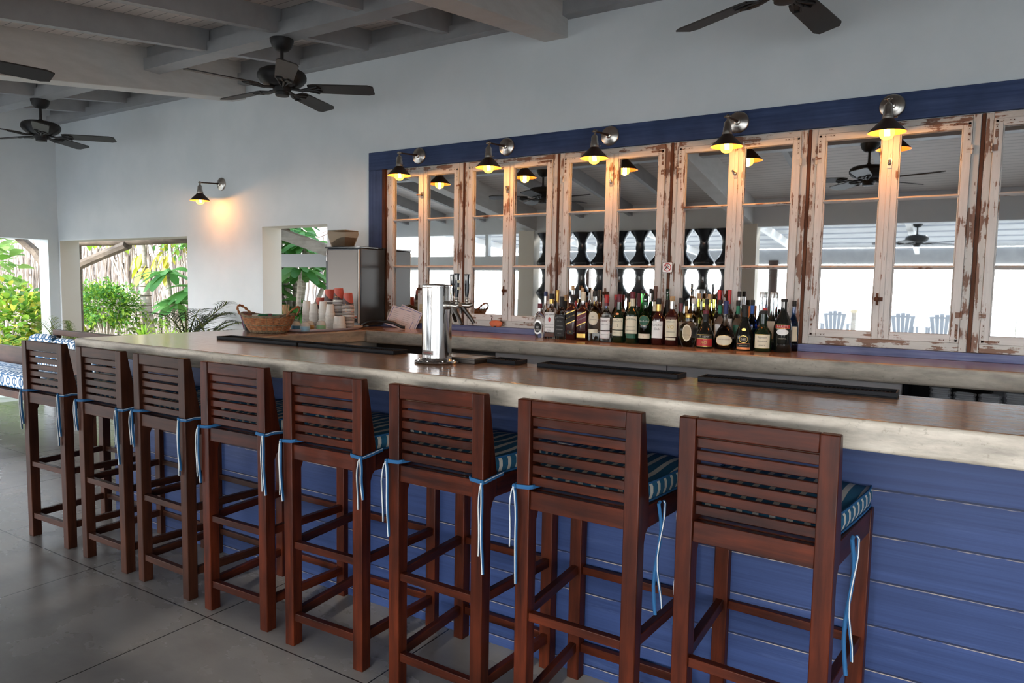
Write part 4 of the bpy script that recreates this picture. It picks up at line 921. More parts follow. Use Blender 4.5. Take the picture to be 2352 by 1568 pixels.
def fr_(x0, x1, y0, y1, z): return [(x0, y0, z), (x1, y0, z), (x1, y1, z), (x0, y1, z)]
lo = fr_(-.310, -.178, .024, .122, zb); hi = fr_(-.334, -.152, .006, .144, zb+.096); hi2 = fr_(-.331, -.155, .009, .141, zb+.115)
h.add(lo+hi+hi2, [(0, 1, 5, 4), (1, 2, 6, 5), (2, 3, 7, 6), (3, 0, 4, 7), (4, 5, 9, 8), (5, 6, 10, 9), (6, 7, 11, 10), (7, 4, 8, 11)])
ho = h.build('hopper', 'hopper', cm)
sm = ho.modifiers.new('wall', 'SOLIDIFY'); sm.thickness = .003
MB().add(hi2+[(x, y, z+.004) for x, y, z in hi2], [(0, 1, 2, 3), (7, 6, 5, 4), (0, 4, 5, 1), (1, 5, 6, 2), (2, 6, 7, 3), (3, 7, 4, 0)]).build('hopper_lid', 'wickerdark', ho)
bn = MB(); g = 9
vs_ = []
for j in range(g+1):
    for i in range(g+1):
        u, v = i/g, j/g; top = zb+.030+.036*min(1, max(0, (u-.1)*1.6))+.003*rnd.random(); kk = (top-zb)/.088
        hx = .062+.022*kk; hy = .045+.018*kk; vs_.append((-.244+(2*u-1)*hx, .0735+(2*v-1)*hy, top))
fs = [(j*(g+1)+i, j*(g+1)+i+1, (j+1)*(g+1)+i+1, (j+1)*(g+1)+i) for j in range(g) for i in range(g)]
per = [i for i in range(g+1)]+[j*(g+1)+g for j in range(1, g+1)]+[g*(g+1)+i for i in range(g-1, -1, -1)]+[j*(g+1) for j in range(g-1, 0, -1)]
b0 = len(vs_)
for p in per:
    x, y, z = vs_[p]; k = (z-zb)/.088; vs_.append((-.244+(x+.244)*.062/(.062+.022*k), .0735+(y-.0735)*.045/(.045+.018*k), zb+.003))
n = len(per); fs += [(per[i], per[(i+1) % n], b0+(i+1) % n, b0+i) for i in range(n)]; fs.append(tuple(range(b0, b0+n)))
bn.add(vs_, fs); bn.build('coffee_beans', 'beans', ho)['kind'] = 'stuff'
cb = MB().tube([(-3.52, 3.66, 1.10), (-3.44, 3.64, 1.125), (-3.36, 3.66, 1.135), (-3.27, 3.70, 1.125), (-3.22, 3.72, 1.098), (-3.20, 3.74, 1.093)], .011, 10)
tag(cb.build('power_cable', 'black'), 'thick black cable curving from the coffee machine over the back counter', 'cable')

# tray and cups
tr = MB().lathe([(.0001, .0), (.17, 0), (.19, .008), (.198, .018), (.194, .018), (.186, .010), (.165, .004), (.0001, .004)], 48, mtx=Matrix.Diagonal((1, 1.68, 1)).to_4x4(), cap=False)
tag(tr.build('serving_tray', 'lilac', None, 0, (-3.545, 3.300, 1.0805)), 'large white oval tray under the paper cups and jars beside the coffee machine', 'tray')
TZ = 1.0855
def cup(name, Rb, Rt, H, m):     # turned upside down: the wide rim is at z=0
    mb = MB(); mb.lathe([(Rb+.0018, 0), (Rb+.0028, .0025), (Rb+.0020, .0055), (Rb, .0060)], 24, mi=0, cap=False)
    N = 6; mb.lathe([(Rb+(Rt-Rb)*k/N, .0042+(H-.0052)*k/N) for k in range(N+1)], 24, mi=1, cap=False); mb.lathe([(Rt, H-.001), (Rt-.001, H), (Rt-.004, H), (Rt-.005, H-.004), (.0001, H-.004)], 24, mi=0, cap=False)
    return mb
def printed():
    m, nt, p = base('cup_print'); s = sepxyz(nt, coords(nt, off=False))
    w = mathn(nt, 'ADD', s[2], mathn(nt, 'MULTIPLY', s[0], .9))
    nz = noise(nt, coords(nt), 60, 2)
    k = mathn(nt, 'GREATER_THAN', w, .047); sp = mathn(nt, 'GREATER_THAN', nz, .66)
    c = mixc(nt, k, (.045, .014, .012, 1), (.50, .085, .055, 1)); c = mixc(nt, mathn(nt, 'MULTIPLY', sp, mathn(nt, 'SUBTRACT', 1, k)), c, (.45, .18, .03, 1))
    nt.links.new(c, p.inputs['Base Color']); p.inputs['Roughness'].default_value = .5; return m
M['cup_print'] = printed()
cr = cup('c', .038, .029, .086, 0).mesh('paper_cup', ['cupwhite', 'cup_print'])
cw = cup('c', .0295, .0235, .062, 0).mesh('paper_cup', ['cupwhite', 'cupwhite'])
cd = cup('c', .040, .034, .055, 0).mesh('paper_cup', ['cupwhite', 'cupwhite'])
def stack(me, x, y, top, H, step, nm, lb_top, lb, grp):
    n = max(1, int(round((top-TZ-H)/step))+1)
    for i in range(n):
        o = bpy.data.objects.new(nm, me); C.objects.link(o); o.location = (x+rnd.uniform(-.0012, .0012), y+rnd.uniform(-.0012, .0012), TZ+.0002+i*step)
        tag(o, (lb_top if i == n-1 else lb), 'cup', grp)
for x, y, top, w in ((-3.455, 3.455, 1.331, 'rightmost stack of red cups'), (-3.545, 3.455, 1.360, 'tallest middle stack of red cups'), (-3.632, 3.455, 1.350, 'second red cup stack from the left'), (-3.720, 3.455, 1.285, 'low leftmost stack of red cups')):
    stack(cr, x, y, top, .086, .0098, 'paper_cup', 'upturned red and brown printed paper cup topping the '+w, 'upturned paper cup showing only its rim in the '+w, 'red printed paper cups')
for x, y, top, w in ((-3.735, 3.345, 1.268, 'farthest left stack of small white cups'), (-3.655, 3.335, 1.250, 'second stack of small white cups from the left'), (-3.582, 3.350, 1.270, 'tall stack of small white cups behind the green jar'), (-3.505, 3.340, 1.250, 'rightmost stack of small white cups')):
    stack(cw, x, y, top, .062, .0085, 'paper_cup', 'small upturned white cup topping the '+w, 'small white cup nested in the '+w, 'small white paper cups')
stack(cd, -3.425, 3.345, 1.175, .055, .0065, 'paper_cup', 'wide low white cup topping the short stack in front of the red cups', 'wide low white cup nested in the short stack in front of the red cups', 'wide white paper cups')
sh_ = thing('stir_stick_holder', 'small cup of wooden stir sticks behind the right handle of the basket', 'holder', (-3.80, 3.22, TZ+.0002))
MB().lathe([(.026, 0), (.032, .09), (.030, .09), (.0245, .004)], 20).build('cup', 'cupwhite', sh_)
for k in range(9):
    a = k*.7; MB().box(-.003, .003, -.0008, .0008, 0, .15, mtx=Matrix.Translation((.010*math.cos(a), .010*math.sin(a), .006)) @ Matrix.Rotation(.10*math.cos(a), 4, 'Y') @ Matrix.Rotation(-.08*math.sin(a), 4, 'X')).build('stir_stick', 'cork', sh_)
def jar(x, y, m, lb, pad=False, R=.030):
    z = TZ+.0002
    if pad:
        tag(MB().lathe([(.038, 0), (.055, .005), (.057, .009), (.053, .009), (.036, .004), (.0001, .004)], 28, cap=False).build('saucer', 'cupwhite', None, 0, (x, y, z)), 'small white saucer under the jar with the green band', 'saucer'); z += .0045
    t = thing('lidded_jar', lb, 'jar', (x, y, z), 0, 'small banded jars on the tray')
    MB().lathe([(R*.93, 0), (R, .003), (R, .030), (R*.96, .032)], 28).build('band', m, t)
    MB().lathe([(R*.96, .0322), (R*.92, .045), (R*.70, .054), (R*.35, .058), (.0001, .059)], 24, cap=False).build('glass_dome', 'dome', t)
    MB().lathe([(R*.80, .0325), (R*.70, .040), (.0001, .044)], 20).build('contents', 'cream', t)
jar(-3.530, 3.070, 'teal', 'small round jar with a dark blue band right of the basket'); jar(-3.432, 3.060, 'ltblue', 'small round jar with a light blue band between the dark blue and green jars')
jar(-3.425, 3.185, 'jargreen', 'small round jar with a green band on a saucer in front of the white cups', True); jar(-3.520, 3.175, 'amberband', 'small round jar with an amber band behind the light blue jar')

# basket
bk = thing('wicker_basket', 'oval brown wicker basket with two looped handles on the left end of the counter', 'basket', (-3.545, 2.870, 1.0805), .25)
def oval(r, z, n=72, ax=1.0): return [(math.cos(2*PI*i/n)*r*1.0, math.sin(2*PI*i/n)*r*.66, z+.020*abs(math.cos(2*PI*i/n))**3*max(0, (z-.05)/.05)) for i in range(n+1)]
def R_(k): return .115+.060*k**.8
wv = MB(); rows = 15
for j in range(rows):
    k = j/(rows-1); z = .006+.098*k; r = R_(k); pts = []
    for i in range(97):
        a = 2*PI*i/96; wob = .0028*math.cos(24*a+(j % 2)*PI)
        pts.append((math.cos(a)*(r+wob), math.sin(a)*(r*.66+wob), z+.018*abs(math.cos(a))**4*k*k))
    wv.tube(pts, .0040, 6, mi=1 if (j < 2 or j in (6, 13, 14)) else 0, cap=False)
wv.build('weave', ['wicker', 'wickerdark'], bk)
st = MB()
for i in range(24):
    a = 2*PI*(i+.5)/24; st.tube([(math.cos(a)*R_(k), math.sin(a)*R_(k)*.66, .002+.104*k+.018*abs(math.cos(a))**4*k*k) for k in (0, .25, .5, .75, 1)], .0026, 6)
st.build('stake', 'wickerdark', bk)
MB().lathe([(.0001, .004), (.112, .004), (.112, .008), (.0001, .008)], 40, mtx=Matrix.Diagonal((1, .66, 1)).to_4x4(), cap=False).build('floor_mat', 'wickerdark', bk)
for s in (-1, 1):
    hd = MB()
    for q in range(2):
        pts = []
        for i in range(15):
            u = i/14; a = -PI*.5+PI*u; tw_ = .004*math.sin(u*22+q*PI)
            pts.append((s*(.165+.045*math.cos(a)), .050*math.sin(a)+tw_, .108+.055*math.cos(a)+tw_))
        hd.tube(pts, .0048, 6)
    hd.build('handle', 'wicker', bk)
for k in range(7):
    a = k*.9; x, y = .07*math.cos(a), .04*math.sin(a)
    o = MB().box(-.030, .030, -.018, .018, -.004, .004, mtx=Matrix.Rotation(a, 4, 'Z') @ Matrix.Rotation(.5, 4, 'X')).build('sugar_packet', ['white', 'greenp', 'maroon', 'cream'][k % 4], None, .002)
    cs, sn = math.cos(.25), math.sin(.25); o.location = (-3.545+x*cs-y*sn, 2.870+x*sn+y*cs, 1.0805+.095+.004*(k % 3))
    tag(o, ['white', 'green', 'maroon', 'cream'][k % 4]+' packet lying in the wicker basket', 'packet', 'packets in the basket')
np_ = thing('napkin_holder', 'black ribbed holder of folded purple napkins behind the left handle of the basket', 'napkin holder', (-3.80, 2.93, 1.0805), .4)
MB().lathe([(.030, 0), (.045, .075), (.043, .075), (.028, .004)], 10, smooth=False).build('ribbed_cup', 'black', np_)
for k in range(4): MB().box(-.034, .034, -.002, .002, 0, .105, mtx=Matrix.Translation((0, -.012+.008*k, .010)) @ Matrix.Rotation(-.22+.06*k, 4, 'Y')).build('napkin', 'purple', np_)

# menus, card, terracotta figure, sign
def menu(x, y, rz, rx, ry, lb):
    t = thing('menu_card', lb, 'menu', (x, y, 1.0825), 0, 'menus leaning by the coffee machine'); t.rotation_euler = (rx, ry, rz)
    MB().box(-.11, .11, -.0008, .0008, 0, .150).build('sheet', 'lilac', t)
    f = MB()
    for a in ((-.100, .100, .008, .011), (-.100, .100, .139, .142), (-.100, -.097, .011, .139), (.097, .100, .011, .139)): f.box(a[0], a[1], -.0012, -.0008, a[2], a[3])
    f.build('border', 'inkblue', t)
    lines = MB()
    for r in range(7):
        for c_ in (-.085, .010): lines.box(c_, c_+.05+.02*((r*7) % 3)/3, -.0011, -.0008, .028+r*.014, .0305+r*.014)
    lines.build('print', 'grey', t)
menu(-3.335, 3.815, .12, -.42, .22, 'pinkish menu card with blue border leaning beside the coffee machine')
menu(-3.300, 3.845, -.12, -.34, .26, 'pinkish menu card partly hidden behind the front one')
t = thing('price_card', 'narrow tan paper card with small print standing left of the beer tower', 'card', (-3.165, 3.893, 1.1195), 0); t.rotation_euler = (-.06, 0, .05)
MB().box(-.035, .035, -.0006, .0006, 0, .135).build('sheet', 'tan', t)
l_ = MB()
for r in range(9): l_.box(-.026, .018-.004*(r % 3), -.0010, -.0006, .014+r*.0125, .017+r*.0125)
l_.build('print', 'wickerdark', t)
pk = thing('terracotta_figure', 'small orange terracotta gourd with a curled dark wire stem on the blue sill', 'figurine', (-2.548, 3.895, 1.1195))
MB().lathe([(.020, 0), (.036, .006), (.046, .020), (.044, .034), (.028, .043), (.0001, .045)], 28, mtx=Matrix.Diagonal((1.1, .32, 1)).to_4x4()).build('body', 'terracotta', pk)
MB().tube([(-.030, 0, .036), (-.034, 0, .055), (-.030, 0, .066), (-.036, -.004, .074), (-.042, -.004, .070)], .0035, 8).build('stem', 'darkbronze', pk)
MB().box(-.008, .008, -.016, -.010, 0, .008).build('notch', 'ink', pk)
rg = thing('wire_stand', 'twisted dark wire stand of two loops on a low blue tray against the mirror', 'stand', (-2.60, 3.906, 1.1195))
sg = thing('no_smoking_sign', 'small square white sign with a red no-smoking ring on the post between windows', 'sign', (-1.3905, 3.9155, 1.515))
MB().prism([(-.030, -.026), (-.026, -.030), (.026, -.030), (.030, -.026), (.030, .026), (.026, .030), (-.026, .030), (-.030, .026)], 1, -.003, .0).build('plate_edge', 'brownlabel', sg)
MB().prism([(-.028, -.024), (-.024, -.028), (.024, -.028), (.028, -.024), (.028, .024), (.024, .028), (-.024, .028), (-.028, .024)], 1, -.0038, -.003).build('plate', 'white', sg)
q = MB(); n = 32; v = []
for i in range(n):
    a = 2*PI*i/n
    for r in (.0185, .0235): v.append((r*math.cos(a), -.0044, r*math.sin(a)))
q.add(v, [(2*i, 2*i+1, (2*i+3) % (2*n), (2*i+2) % (2*n)) for i in range(n)])
q.box(-.020, .020, -.0046, -.0042, -.002, .002, mtx=Matrix.Rotation(PI/4, 4, 'Y')); q.build('red_ring', 'red', sg)
q = MB().box(-.012, .012, -.0044, -.0041, -.0022, .0022, mtx=Matrix.Rotation(-.5, 4, 'Y')).tube([(.004, -.0043, .006), (.000, -.0043, .011), (.005, -.0043, .014), (-.003, -.0043, .017)], .0012, 4).tube([(-.006, -.0043, -.012), (-.010, -.0043, -.004), (-.006, -.0043, .002), (-.009, -.0043, .010)], .0014, 4)
q.build('cigarette_symbol', 'ink', sg)
bpy.data.objects.remove(rg)
# ------------------------------------------------------------ daybed at the left
db = thing('daybed', 'dark wooden daybed with blue and white ring-print seat mattress, left of the bar stools', 'daybed', (-7.3, 3.35, 0))
MB().box(-2.0, 1.38, -.36, -.30, .295, .362).box(-2.0, 1.38, .26, .32, .295, .362).box(1.32, 1.38, -.30, .26, .295, .362).box(-2.0, -1.94, -.30, .26, .295, .362).build('frame', 'dull_x', db, .004)
s_ = MB()
for k in range(14): s_.box(-1.93+.235*k, -1.83+.235*k, -.30, .26, .33, .352)
s_.build('slat_deck', 'dull_x', db)
for x, y in ((-1.95, -.32), (-1.95, .28), (1.33, -.32), (1.33, .28)): MB().box(x-.045, x+.045, y-.035, y+.035, 0, .296).build('leg', 'dull_v', db, .003)
MB().box(-2.0, 1.38, .06, .10, .363, .685).build('back_board', 'darkwood', db, .004)
MB().box(-.02, 1.38, .05, .11, .845, .895).box(-.02, .04, .06, .10, .685, .845).box(1.32, 1.38, .06, .10, .685, .845).build('back_rail', 'dull_x', db, .004)
MB().box(.98, 1.38, -.36, -.315, .363, .80).build('end_panel', 'dull_x', db, .004)
def pad(x0, x1, y0, y1, z0, z1, name, parent, r=.03, rot=None, loc=None):
    bm = bmesh.new(); bmesh.ops.create_cube(bm, size=1.0)
    bmesh.ops.subdivide_edges(bm, edges=bm.edges, cuts=5, use_grid_fill=True)
    cx_, cy2, cz_ = (x0+x1)/2, (y0+y1)/2, (z0+z1)/2; hx, hy, hz = (x1-x0)/2, (y1-y0)/2, (z1-z0)/2
    for v in bm.verts:
        x, y, z = v.co*2; f = (1-.10*(x*x)**2*(abs(z) > .99)); 
        e = 1-.5*max(x*x, y*y)**4
        v.co = Vector((cx_+x*hx, cy2+y*hy, cz_+z*hz*(.80+.20*(1-max(abs(x), abs(y))**5))))
    me = bpy.data.meshes.new(name); bm.to_mesh(me); bm.free(); me.materials.append(M['rings'])
    for p in me.polygons: p.use_smooth = True
    o = bpy.data.objects.new(name, me); C.objects.link(o); o.parent = parent
    b = o.modifiers.new('bevel', 'SUBSURF'); b.levels = 1; b.render_levels = 1
    if rot: o.rotation_euler = rot
    if loc: o.location = loc
    return o
pad(-1.97, .96, -.345, .055, .364, .525, 'mattress', db)
for k, (x, wd_, hh, lb) in enumerate(((-.05, .42, .33, 'left'), (.40, .46, .31, 'middle'), (.82, .34, .30, 'right'))):
    o = pad(-wd_/2, wd_/2, -.05, .05, 0, hh, 'throw_pillow', None, rot=(-.16, 0, rnd.uniform(-.05, .05)), loc=(-7.3+x, 3.30, .528))
    tag(o, 'blue and white ring-print pillow leaning on the daybed back, %s one of three' % lb, 'pillow', 'pillows on the daybed')

# ------------------------------------------------------------ screen of turned posts between the pillars (seen in the mirrors)
pr = []
for k in range(5):
    z0 = k*.43
    pr += [(.139, z0+.00), (.136, z0+.03), (.085, z0+.10), (.058, z0+.16), (.064, z0+.21), (.056, z0+.26), (.070, z0+.33), (.120, z0+.40)]
pr.append((.138, 2.155))
tm = MB().lathe(pr, 24).mesh('turned_post', 'blackgloss')
for k in range(10):
    o = bpy.data.objects.new('turned_post', tm); C.objects.link(o); o.location = (-5.0+.287*k, -1.07, .001)
    tag(o, 'tall glossy black turned post in the screen between two pillars, mirrored behind the bottles', 'post', 'black turned posts of the screen')
# chairs, mooring post and pine on the beach side
def adirondack(x, y, lb, g='beach chairs'):
    t = thing('beach_chair', lb, 'chair', (x, y, -.041), rnd.uniform(-.2, .2), g)
    for k in range(5):
        u = (k-2)/2; MB().prism([(u*.16-.036, .30), (u*.16+.036, .30), (u*.235+.052, .93-.07*u*u), (u*.235-.052, .93-.07*(u*1.1)**2)], 1, -.02, .01).build('back_slat', 'adir', t)
    MB().box(-.24, .24, .01, .035, .80, .85).build('back_rail', 'adir', t)
    MB().box(-.30, .30, -.62, .02, .33, .36).build('seat', 'adir', t)
    for s in (-1, 1):
        MB().box(s*.34-.05, s*.34+.05, -.70, .12, .56, .585).build('arm', 'adir', t); MB().box(s*.32-.03, s*.32+.03, -.66, -.58, 0, .56).build('leg', 'adir', t); MB().box(s*.32-.03, s*.32+.03, .02, .10, 0, .56).build('leg', 'adir', t)
for x, lb in ((-2.65, 'grey-blue slatted beach chair left of the rope post, mirrored in the right windows'), (-1.03, 'grey-blue slatted beach chair right of the rope post, mirrored in the right windows'), (-.16, 'grey-blue slatted beach chair farthest right, mirrored in the right windows')):
    adirondack(x, -13.0, lb)
rp_ = thing('rope_post', 'pale wooden post topped with a coil of rope, mirrored between two beach chairs', 'post', (-2.19, -13.0, -.04))
MB().tube([(0, 0, 0), (0, 0, .90)], .065, 14).build('post', 'palewood', rp_)
rr = MB()
for k in range(3): rr.tube([(.075*math.cos(a*PI/8), .075*math.sin(a*PI/8), .90+.03*k) for a in range(17)], .02, 6, cap=False)
rr.build('rope_coil', 'rope', rp_)

# ------------------------------------------------------------ plants
def leaf(mb, p, d, L, Wd, droop=.3, n=4, mi=0, up=None, fold=.25, kind='oval'):
    d = Vector(d).normalized(); side = d.cross(Vector((0, 0, 1)))
    if side.length < .05: side = Vector((1, 0, 0))
    side.normalize(); nrm = side.cross(d).normalized(); p = Vector(p); vs_ = []
    tw = rnd.uniform(-.5, .5); side = (side*math.cos(tw)+nrm*math.sin(tw)).normalized(); nrm = side.cross(d).normalized()
    for i in range(n+1):
        k = i/n; c = p + d*L*k + Vector((0, 0, -1))*droop*L*k*k
        w = Wd*(math.sin(PI*min(1, k*.92+.08))**.8 if kind == 'oval' else (min(1, k*4+.3)*(1-k)**.7 if kind == 'blade' else math.sin(PI*(k*.86+.07)**1.5)**.7))
        w = max(w, .0008)
        vs_ += [c - side*w*.5 + nrm*fold*w*.5, c, c + side*w*.5 + nrm*fold*w*.5]
    fs = []
    for i in range(n): a = i*3; fs += [(a, a+1, a+4, a+3), (a+1, a+2, a+5, a+4)]
    mb.add(vs_, fs, mi, True)
def rdir(r=rnd, zmin=-.2):
    while True:
        v = Vector((r.uniform(-1, 1), r.uniform(-1, 1), r.uniform(zmin, 1)))
        if .1 < v.length < 1: return v.normalized()
def bush(name, lb, cat, c, rad, n, ls, mats, stems=8, grp=None, trunkz=0, kind='oval', asp=.5):
    t = thing(name, lb, cat, (c[0], c[1], -.031), 0, grp); zc_ = c[2]+.03
    st = MB()
    for k in range(stems):
        d = rdir(zmin=.1); e = Vector((d.x*rad[0]*.7, d.y*rad[1]*.7, zc_+d.z*rad[2]*.5)); m_ = Vector((e.x*.4, e.y*.4, e.z*.5)); st.tube([(rnd.uniform(-.04, .04), rnd.uniform(-.04, .04), 0), m_, e], [.018, .012, .006], 5)
    st.build('stem', 'bark', t)
    f = MB()
    for k in range(n):
        d = rdir(zmin=-.9); rr_ = rnd.uniform(.55, 1.0) ; lob = 1+.18*math.sin(5*d.x+3*d.z)+.12*math.sin(9*d.y+c[0])
        p = Vector((d.x*rad[0]*rr_*lob, d.y*rad[1]*rr_*lob, zc_+d.z*rad[2]*rr_*lob))
        o_ = (d+rdir()*.9).normalized(); L = ls*rnd.uniform(.6, 1.2); leaf(f, p, o_, L, L*asp, .25, 3, rnd.randrange(len(mats)), kind=kind)
    f.build('foliage', mats, t); return t
def frond(mb, p, d, L, leaves, ll, lw, droop=.5, mi=0, spread=.9, st=None):
    d = Vector(d).normalized(); p = Vector(p); side = d.cross(Vector((0, 0, 1))).normalized(); pts = []
    for i in range(10):
        k = i/9; pts.append(p + d*L*k + Vector((0, 0, -1))*droop*L*k*k)
    (st or mb).tube(pts, [.008*(1-k/11)+.001 for k in range(10)], 5)
    for i in range(leaves):
        k = .18+.80*i/leaves; j = min(8, int(k*9)); q = pts[j].lerp(pts[j+1], k*9-j); dd = (pts[j+1]-pts[j]).normalized()
        for s in (-1, 1):
            v = (dd*.65 + side*s*spread + Vector((0, 0, .25))).normalized(); leaf(mb, q, v, ll*(math.sin(PI*(.15+.8*k))**.6)*rnd.uniform(.85, 1.1), lw, .35, 3, mi, kind='blade')
def palm(name, lb, c, fr_, L, leaves, ll, lw, m, elev=(.5, 1.1), az=None, grp=None, base_z=.0, ymax=None):
    t = thing(name, lb, 'plant', (c[0], c[1], c[2]), 0, grp); f = MB(); s = MB()
    for k in range(fr_):
        a = (az[0]+(az[1]-az[0])*(k+.5)/fr_ if az else 2*PI*k/fr_+rnd.uniform(-.3, .3)); e = rnd.uniform(*elev)
        frond(f, (0, 0, base_z), (math.cos(a)*math.cos(e), math.sin(a)*math.cos(e), math.sin(e)), L*rnd.uniform(.8, 1.1), leaves, ll, lw, rnd.uniform(.25, .5), st=s)
    if ymax is not None:
        for q in (f, s): q.v = [(x, min(y, ymax-c[1]-.002*((i*7) % 9)), z) for i, (x, y, z) in enumerate(q.v)]
    s.tube([(0, 0, 0), (0, 0, base_z+.03)], .03, 8)
    s.build('stalk', 'leaf_olive', t); f.build('leaflets', m, t); return t
bush('garden_bush', 'rounded small-leaved green bush in front of the stick fence, right of the white pillar', 'bush', (-11.60, 6.2, .98), (.58, .45, .36), 3600, .075, ['leaf_mid', 'leaf_lime', 'leaf_deep'], 22)
bush('garden_shrub', 'lush yellow-green shrub filling the left garden opening', 'bush', (-13.3, 5.5, .66), (1.5, .8, .60), 2400, .14, ['leaf_lime', 'leaf_mid', 'leaf_yel', 'leaf_mid'], 20, asp=.65)
bush('garden_shrub', 'low bright shrub behind the daybed at the far left', 'bush', (-11.9, 4.3, .38), (1.2, .5, .40), 700, .15, ['leaf_lime', 'leaf_mid', 'leaf_yel'], 12, asp=.5)
bush('sea_grape', 'branch of big round sea grape leaves at the left edge', 'shrub', (-16.3, 6.4, 1.72), (.85, .5, .60), 110, .28, ['leaf_round'], 8, asp=.95)
bush('ground_plants', 'sparse low plants with small pale flowers along the fence foot', 'plants', (-11.3, 6.9, .50), (1.3, .35, .26), 650, .09, ['leaf_lime', 'leaf_olive', 'leaf_mid'], 22)
bush('vine', 'yellow-leaved vine hanging over the top of the stick fence', 'vine', (-12.6, 7.4, 2.32), (2.7, .18, .27), 420, .17, ['leaf_yel', 'leaf_lime'], 5, asp=.7)
bush('hedge_tree', 'dense green tree seen behind the top right corner of the large garden opening', 'tree', (-11.2, 7.3, 2.25), (.8, .4, .40), 600, .13, ['leaf_mid', 'leaf_yel', 'leaf_deep'], 6)
palm('areca_palm', 'feathery pale green palm in front of the corner pillar behind the daybed', (-7.72, 3.66, .001), 9, .62, 20, .22, .013, 'leaf_olive', (.6, 1.1), (.3, 3.6), base_z=.62, ymax=3.80)
palm('areca_palm', 'light feathery palm fronds left of the corner pillar', (-9.6, 4.1, -.031), 10, .8, 18, .28, .016, 'leaf_lime', (.3, 1.0), base_z=.20)
palm('potted_palm', 'dark green palm fronds in front of the white wall, left of the wicker basket', (-5.52, 3.62, .001), 8, .62, 12, .30, .012, 'leaf_dark', (.80, 1.25), (-1.5, 1.4), base_z=.84, ymax=3.93)
palm('potted_palm', 'small dark palm fronds right behind the wicker basket', (-5.30, 3.66, .001), 5, .40, 10, .20, .011, 'leaf_dark', (.5, 1.0), (-1.3, 1.3), base_z=.90, ymax=3.93)
for x, y, lb in ((-10.05, 5.9, 'bright lime strap-leaved plant near the foot of the pale trunk'), (-9.28, 5.85, 'bright lime strap-leaved plant at the right side of the large garden opening')):
    t = thing('strap_leaf_plant', lb, 'plant', (x, y, -.031), 0, 'lime strap-leaved plants'); f = MB()
    for k in range(46):
        d = rdir(zmin=.15); leaf(f, (0, 0, .42+.16*rnd.random()), d, rnd.uniform(.26, .40), .055, .25, 4, 0, kind='blade')
    f.build('foliage', 'leaf_lime', t); MB().tube([(0, 0, 0), (.01, 0, .3), (0, 0, .6)], .02, 6).build('stem', 'bark', t)
def rosette(mb, c, L, Wd, n, m=0, tilt=.1):
    for k in range(n):
        a = 2*PI*k/n+rnd.uniform(-.15, .15); e = rnd.uniform(-.15, .5)
        leaf(mb, c, (math.cos(a)*math.cos(e), math.sin(a)*math.cos(e)-.25, math.sin(e)), L*rnd.uniform(.8, 1.1), Wd, .45, 5, m, fold=.15, kind='ob')
def frangipani(c, heads, lb, L=.36):
    t = thing('frangipani_tree', lb, 'tree', (c[0], c[1], -.031), 0, 'frangipani trees'); b = MB(); f = MB()
    for h in heads:
        h = Vector(h); k = Vector((h.x*.35, h.y*.35, h.z*.55)); b.tube([(0, 0, 0), k, h], [.05, .035, .02], 8); rosette(f, h, L, L*.30, 15)
    b.build('branch', 'bark', t); f.build('foliage', ['leaf_deep'], t)
frangipani((-9.70, 6.2), ((.05, -.15, 1.52), (.35, .1, 1.30), (.10, 0, 1.08)), 'frangipani with long green leaves at the right side of the large garden opening', .44)
frangipani((-6.9, 6.0), tuple((rnd.uniform(-.75, .6), rnd.uniform(-.45, .3), rnd.uniform(.85, 2.15)) for _ in range(16)) + ((-.35, -.2, 2.02), (.1, -.1, 1.98), (-.05, -.3, 1.62), (.25, -.1, 1.50), (-.35, -.1, 1.35), (.05, -.3, 1.18), (.35, 0, 1.1), (.5, .1, 1.6), (-.1, .1, 2.15)), 'frangipani with big glossy leaves filling the small opening beside the coffee machine', .36)
bush('garden_shrub', 'yellow-green vine leaves low in the small opening behind the wicker basket', 'bush', (-7.35, 5.7, .95), (.32, .3, .42), 420, .11, ['leaf_lime', 'leaf_yel'], 8, asp=.7)
t = thing('palm_trunk', 'pale slightly curved ringed tree trunk standing before the stick fence', 'tree', (-11.72, 6.9, -.031))
pts = [(.20, 0, 0), (.16, 0, .5), (.08, 0, 1.0), (.02, 0, 1.5), (-.05, 0, 2.0), (-.10, 0, 2.6)]
MB().tube(pts, [.09, .085, .078, .072, .066, .06], 14).build('trunk', 'bark', t)
rg_ = MB()
for k in range(9): z = .35+.16*k; rg_.tube([(.20-.125*z+.088*math.cos(a*PI/6), .088*math.sin(a*PI/6), z) for a in range(13)], .006, 5, cap=False)
rg_.build('scar_rings', 'greywood', t)
t = thing('young_tree', 'thin forked brown trunk right of the pale palm trunk', 'tree', (-10.85, 6.8, -.031))
MB().tube([(.25, 0, 0), (.15, 0, .7), (.0, 0, 1.2), (-.25, 0, 1.6), (-.5, 0, 2.0)], [.06, .05, .035, .025, .02], 8).tube([(.0, 0, 1.2), (.12, 0, 1.6), (.05, 0, 2.1)], [.03, .025, .02], 8).build('trunk', 'bark', t)
f = MB()
for k in range(16): leaf(f, (rnd.uniform(-.75, .1), rnd.uniform(-.1, .1), rnd.uniform(1.55, 1.85)), (rnd.uniform(-.4, .4), -.3, -.8), .26, .12, .1, 4)
f.build('foliage', 'leaf_yel', t)
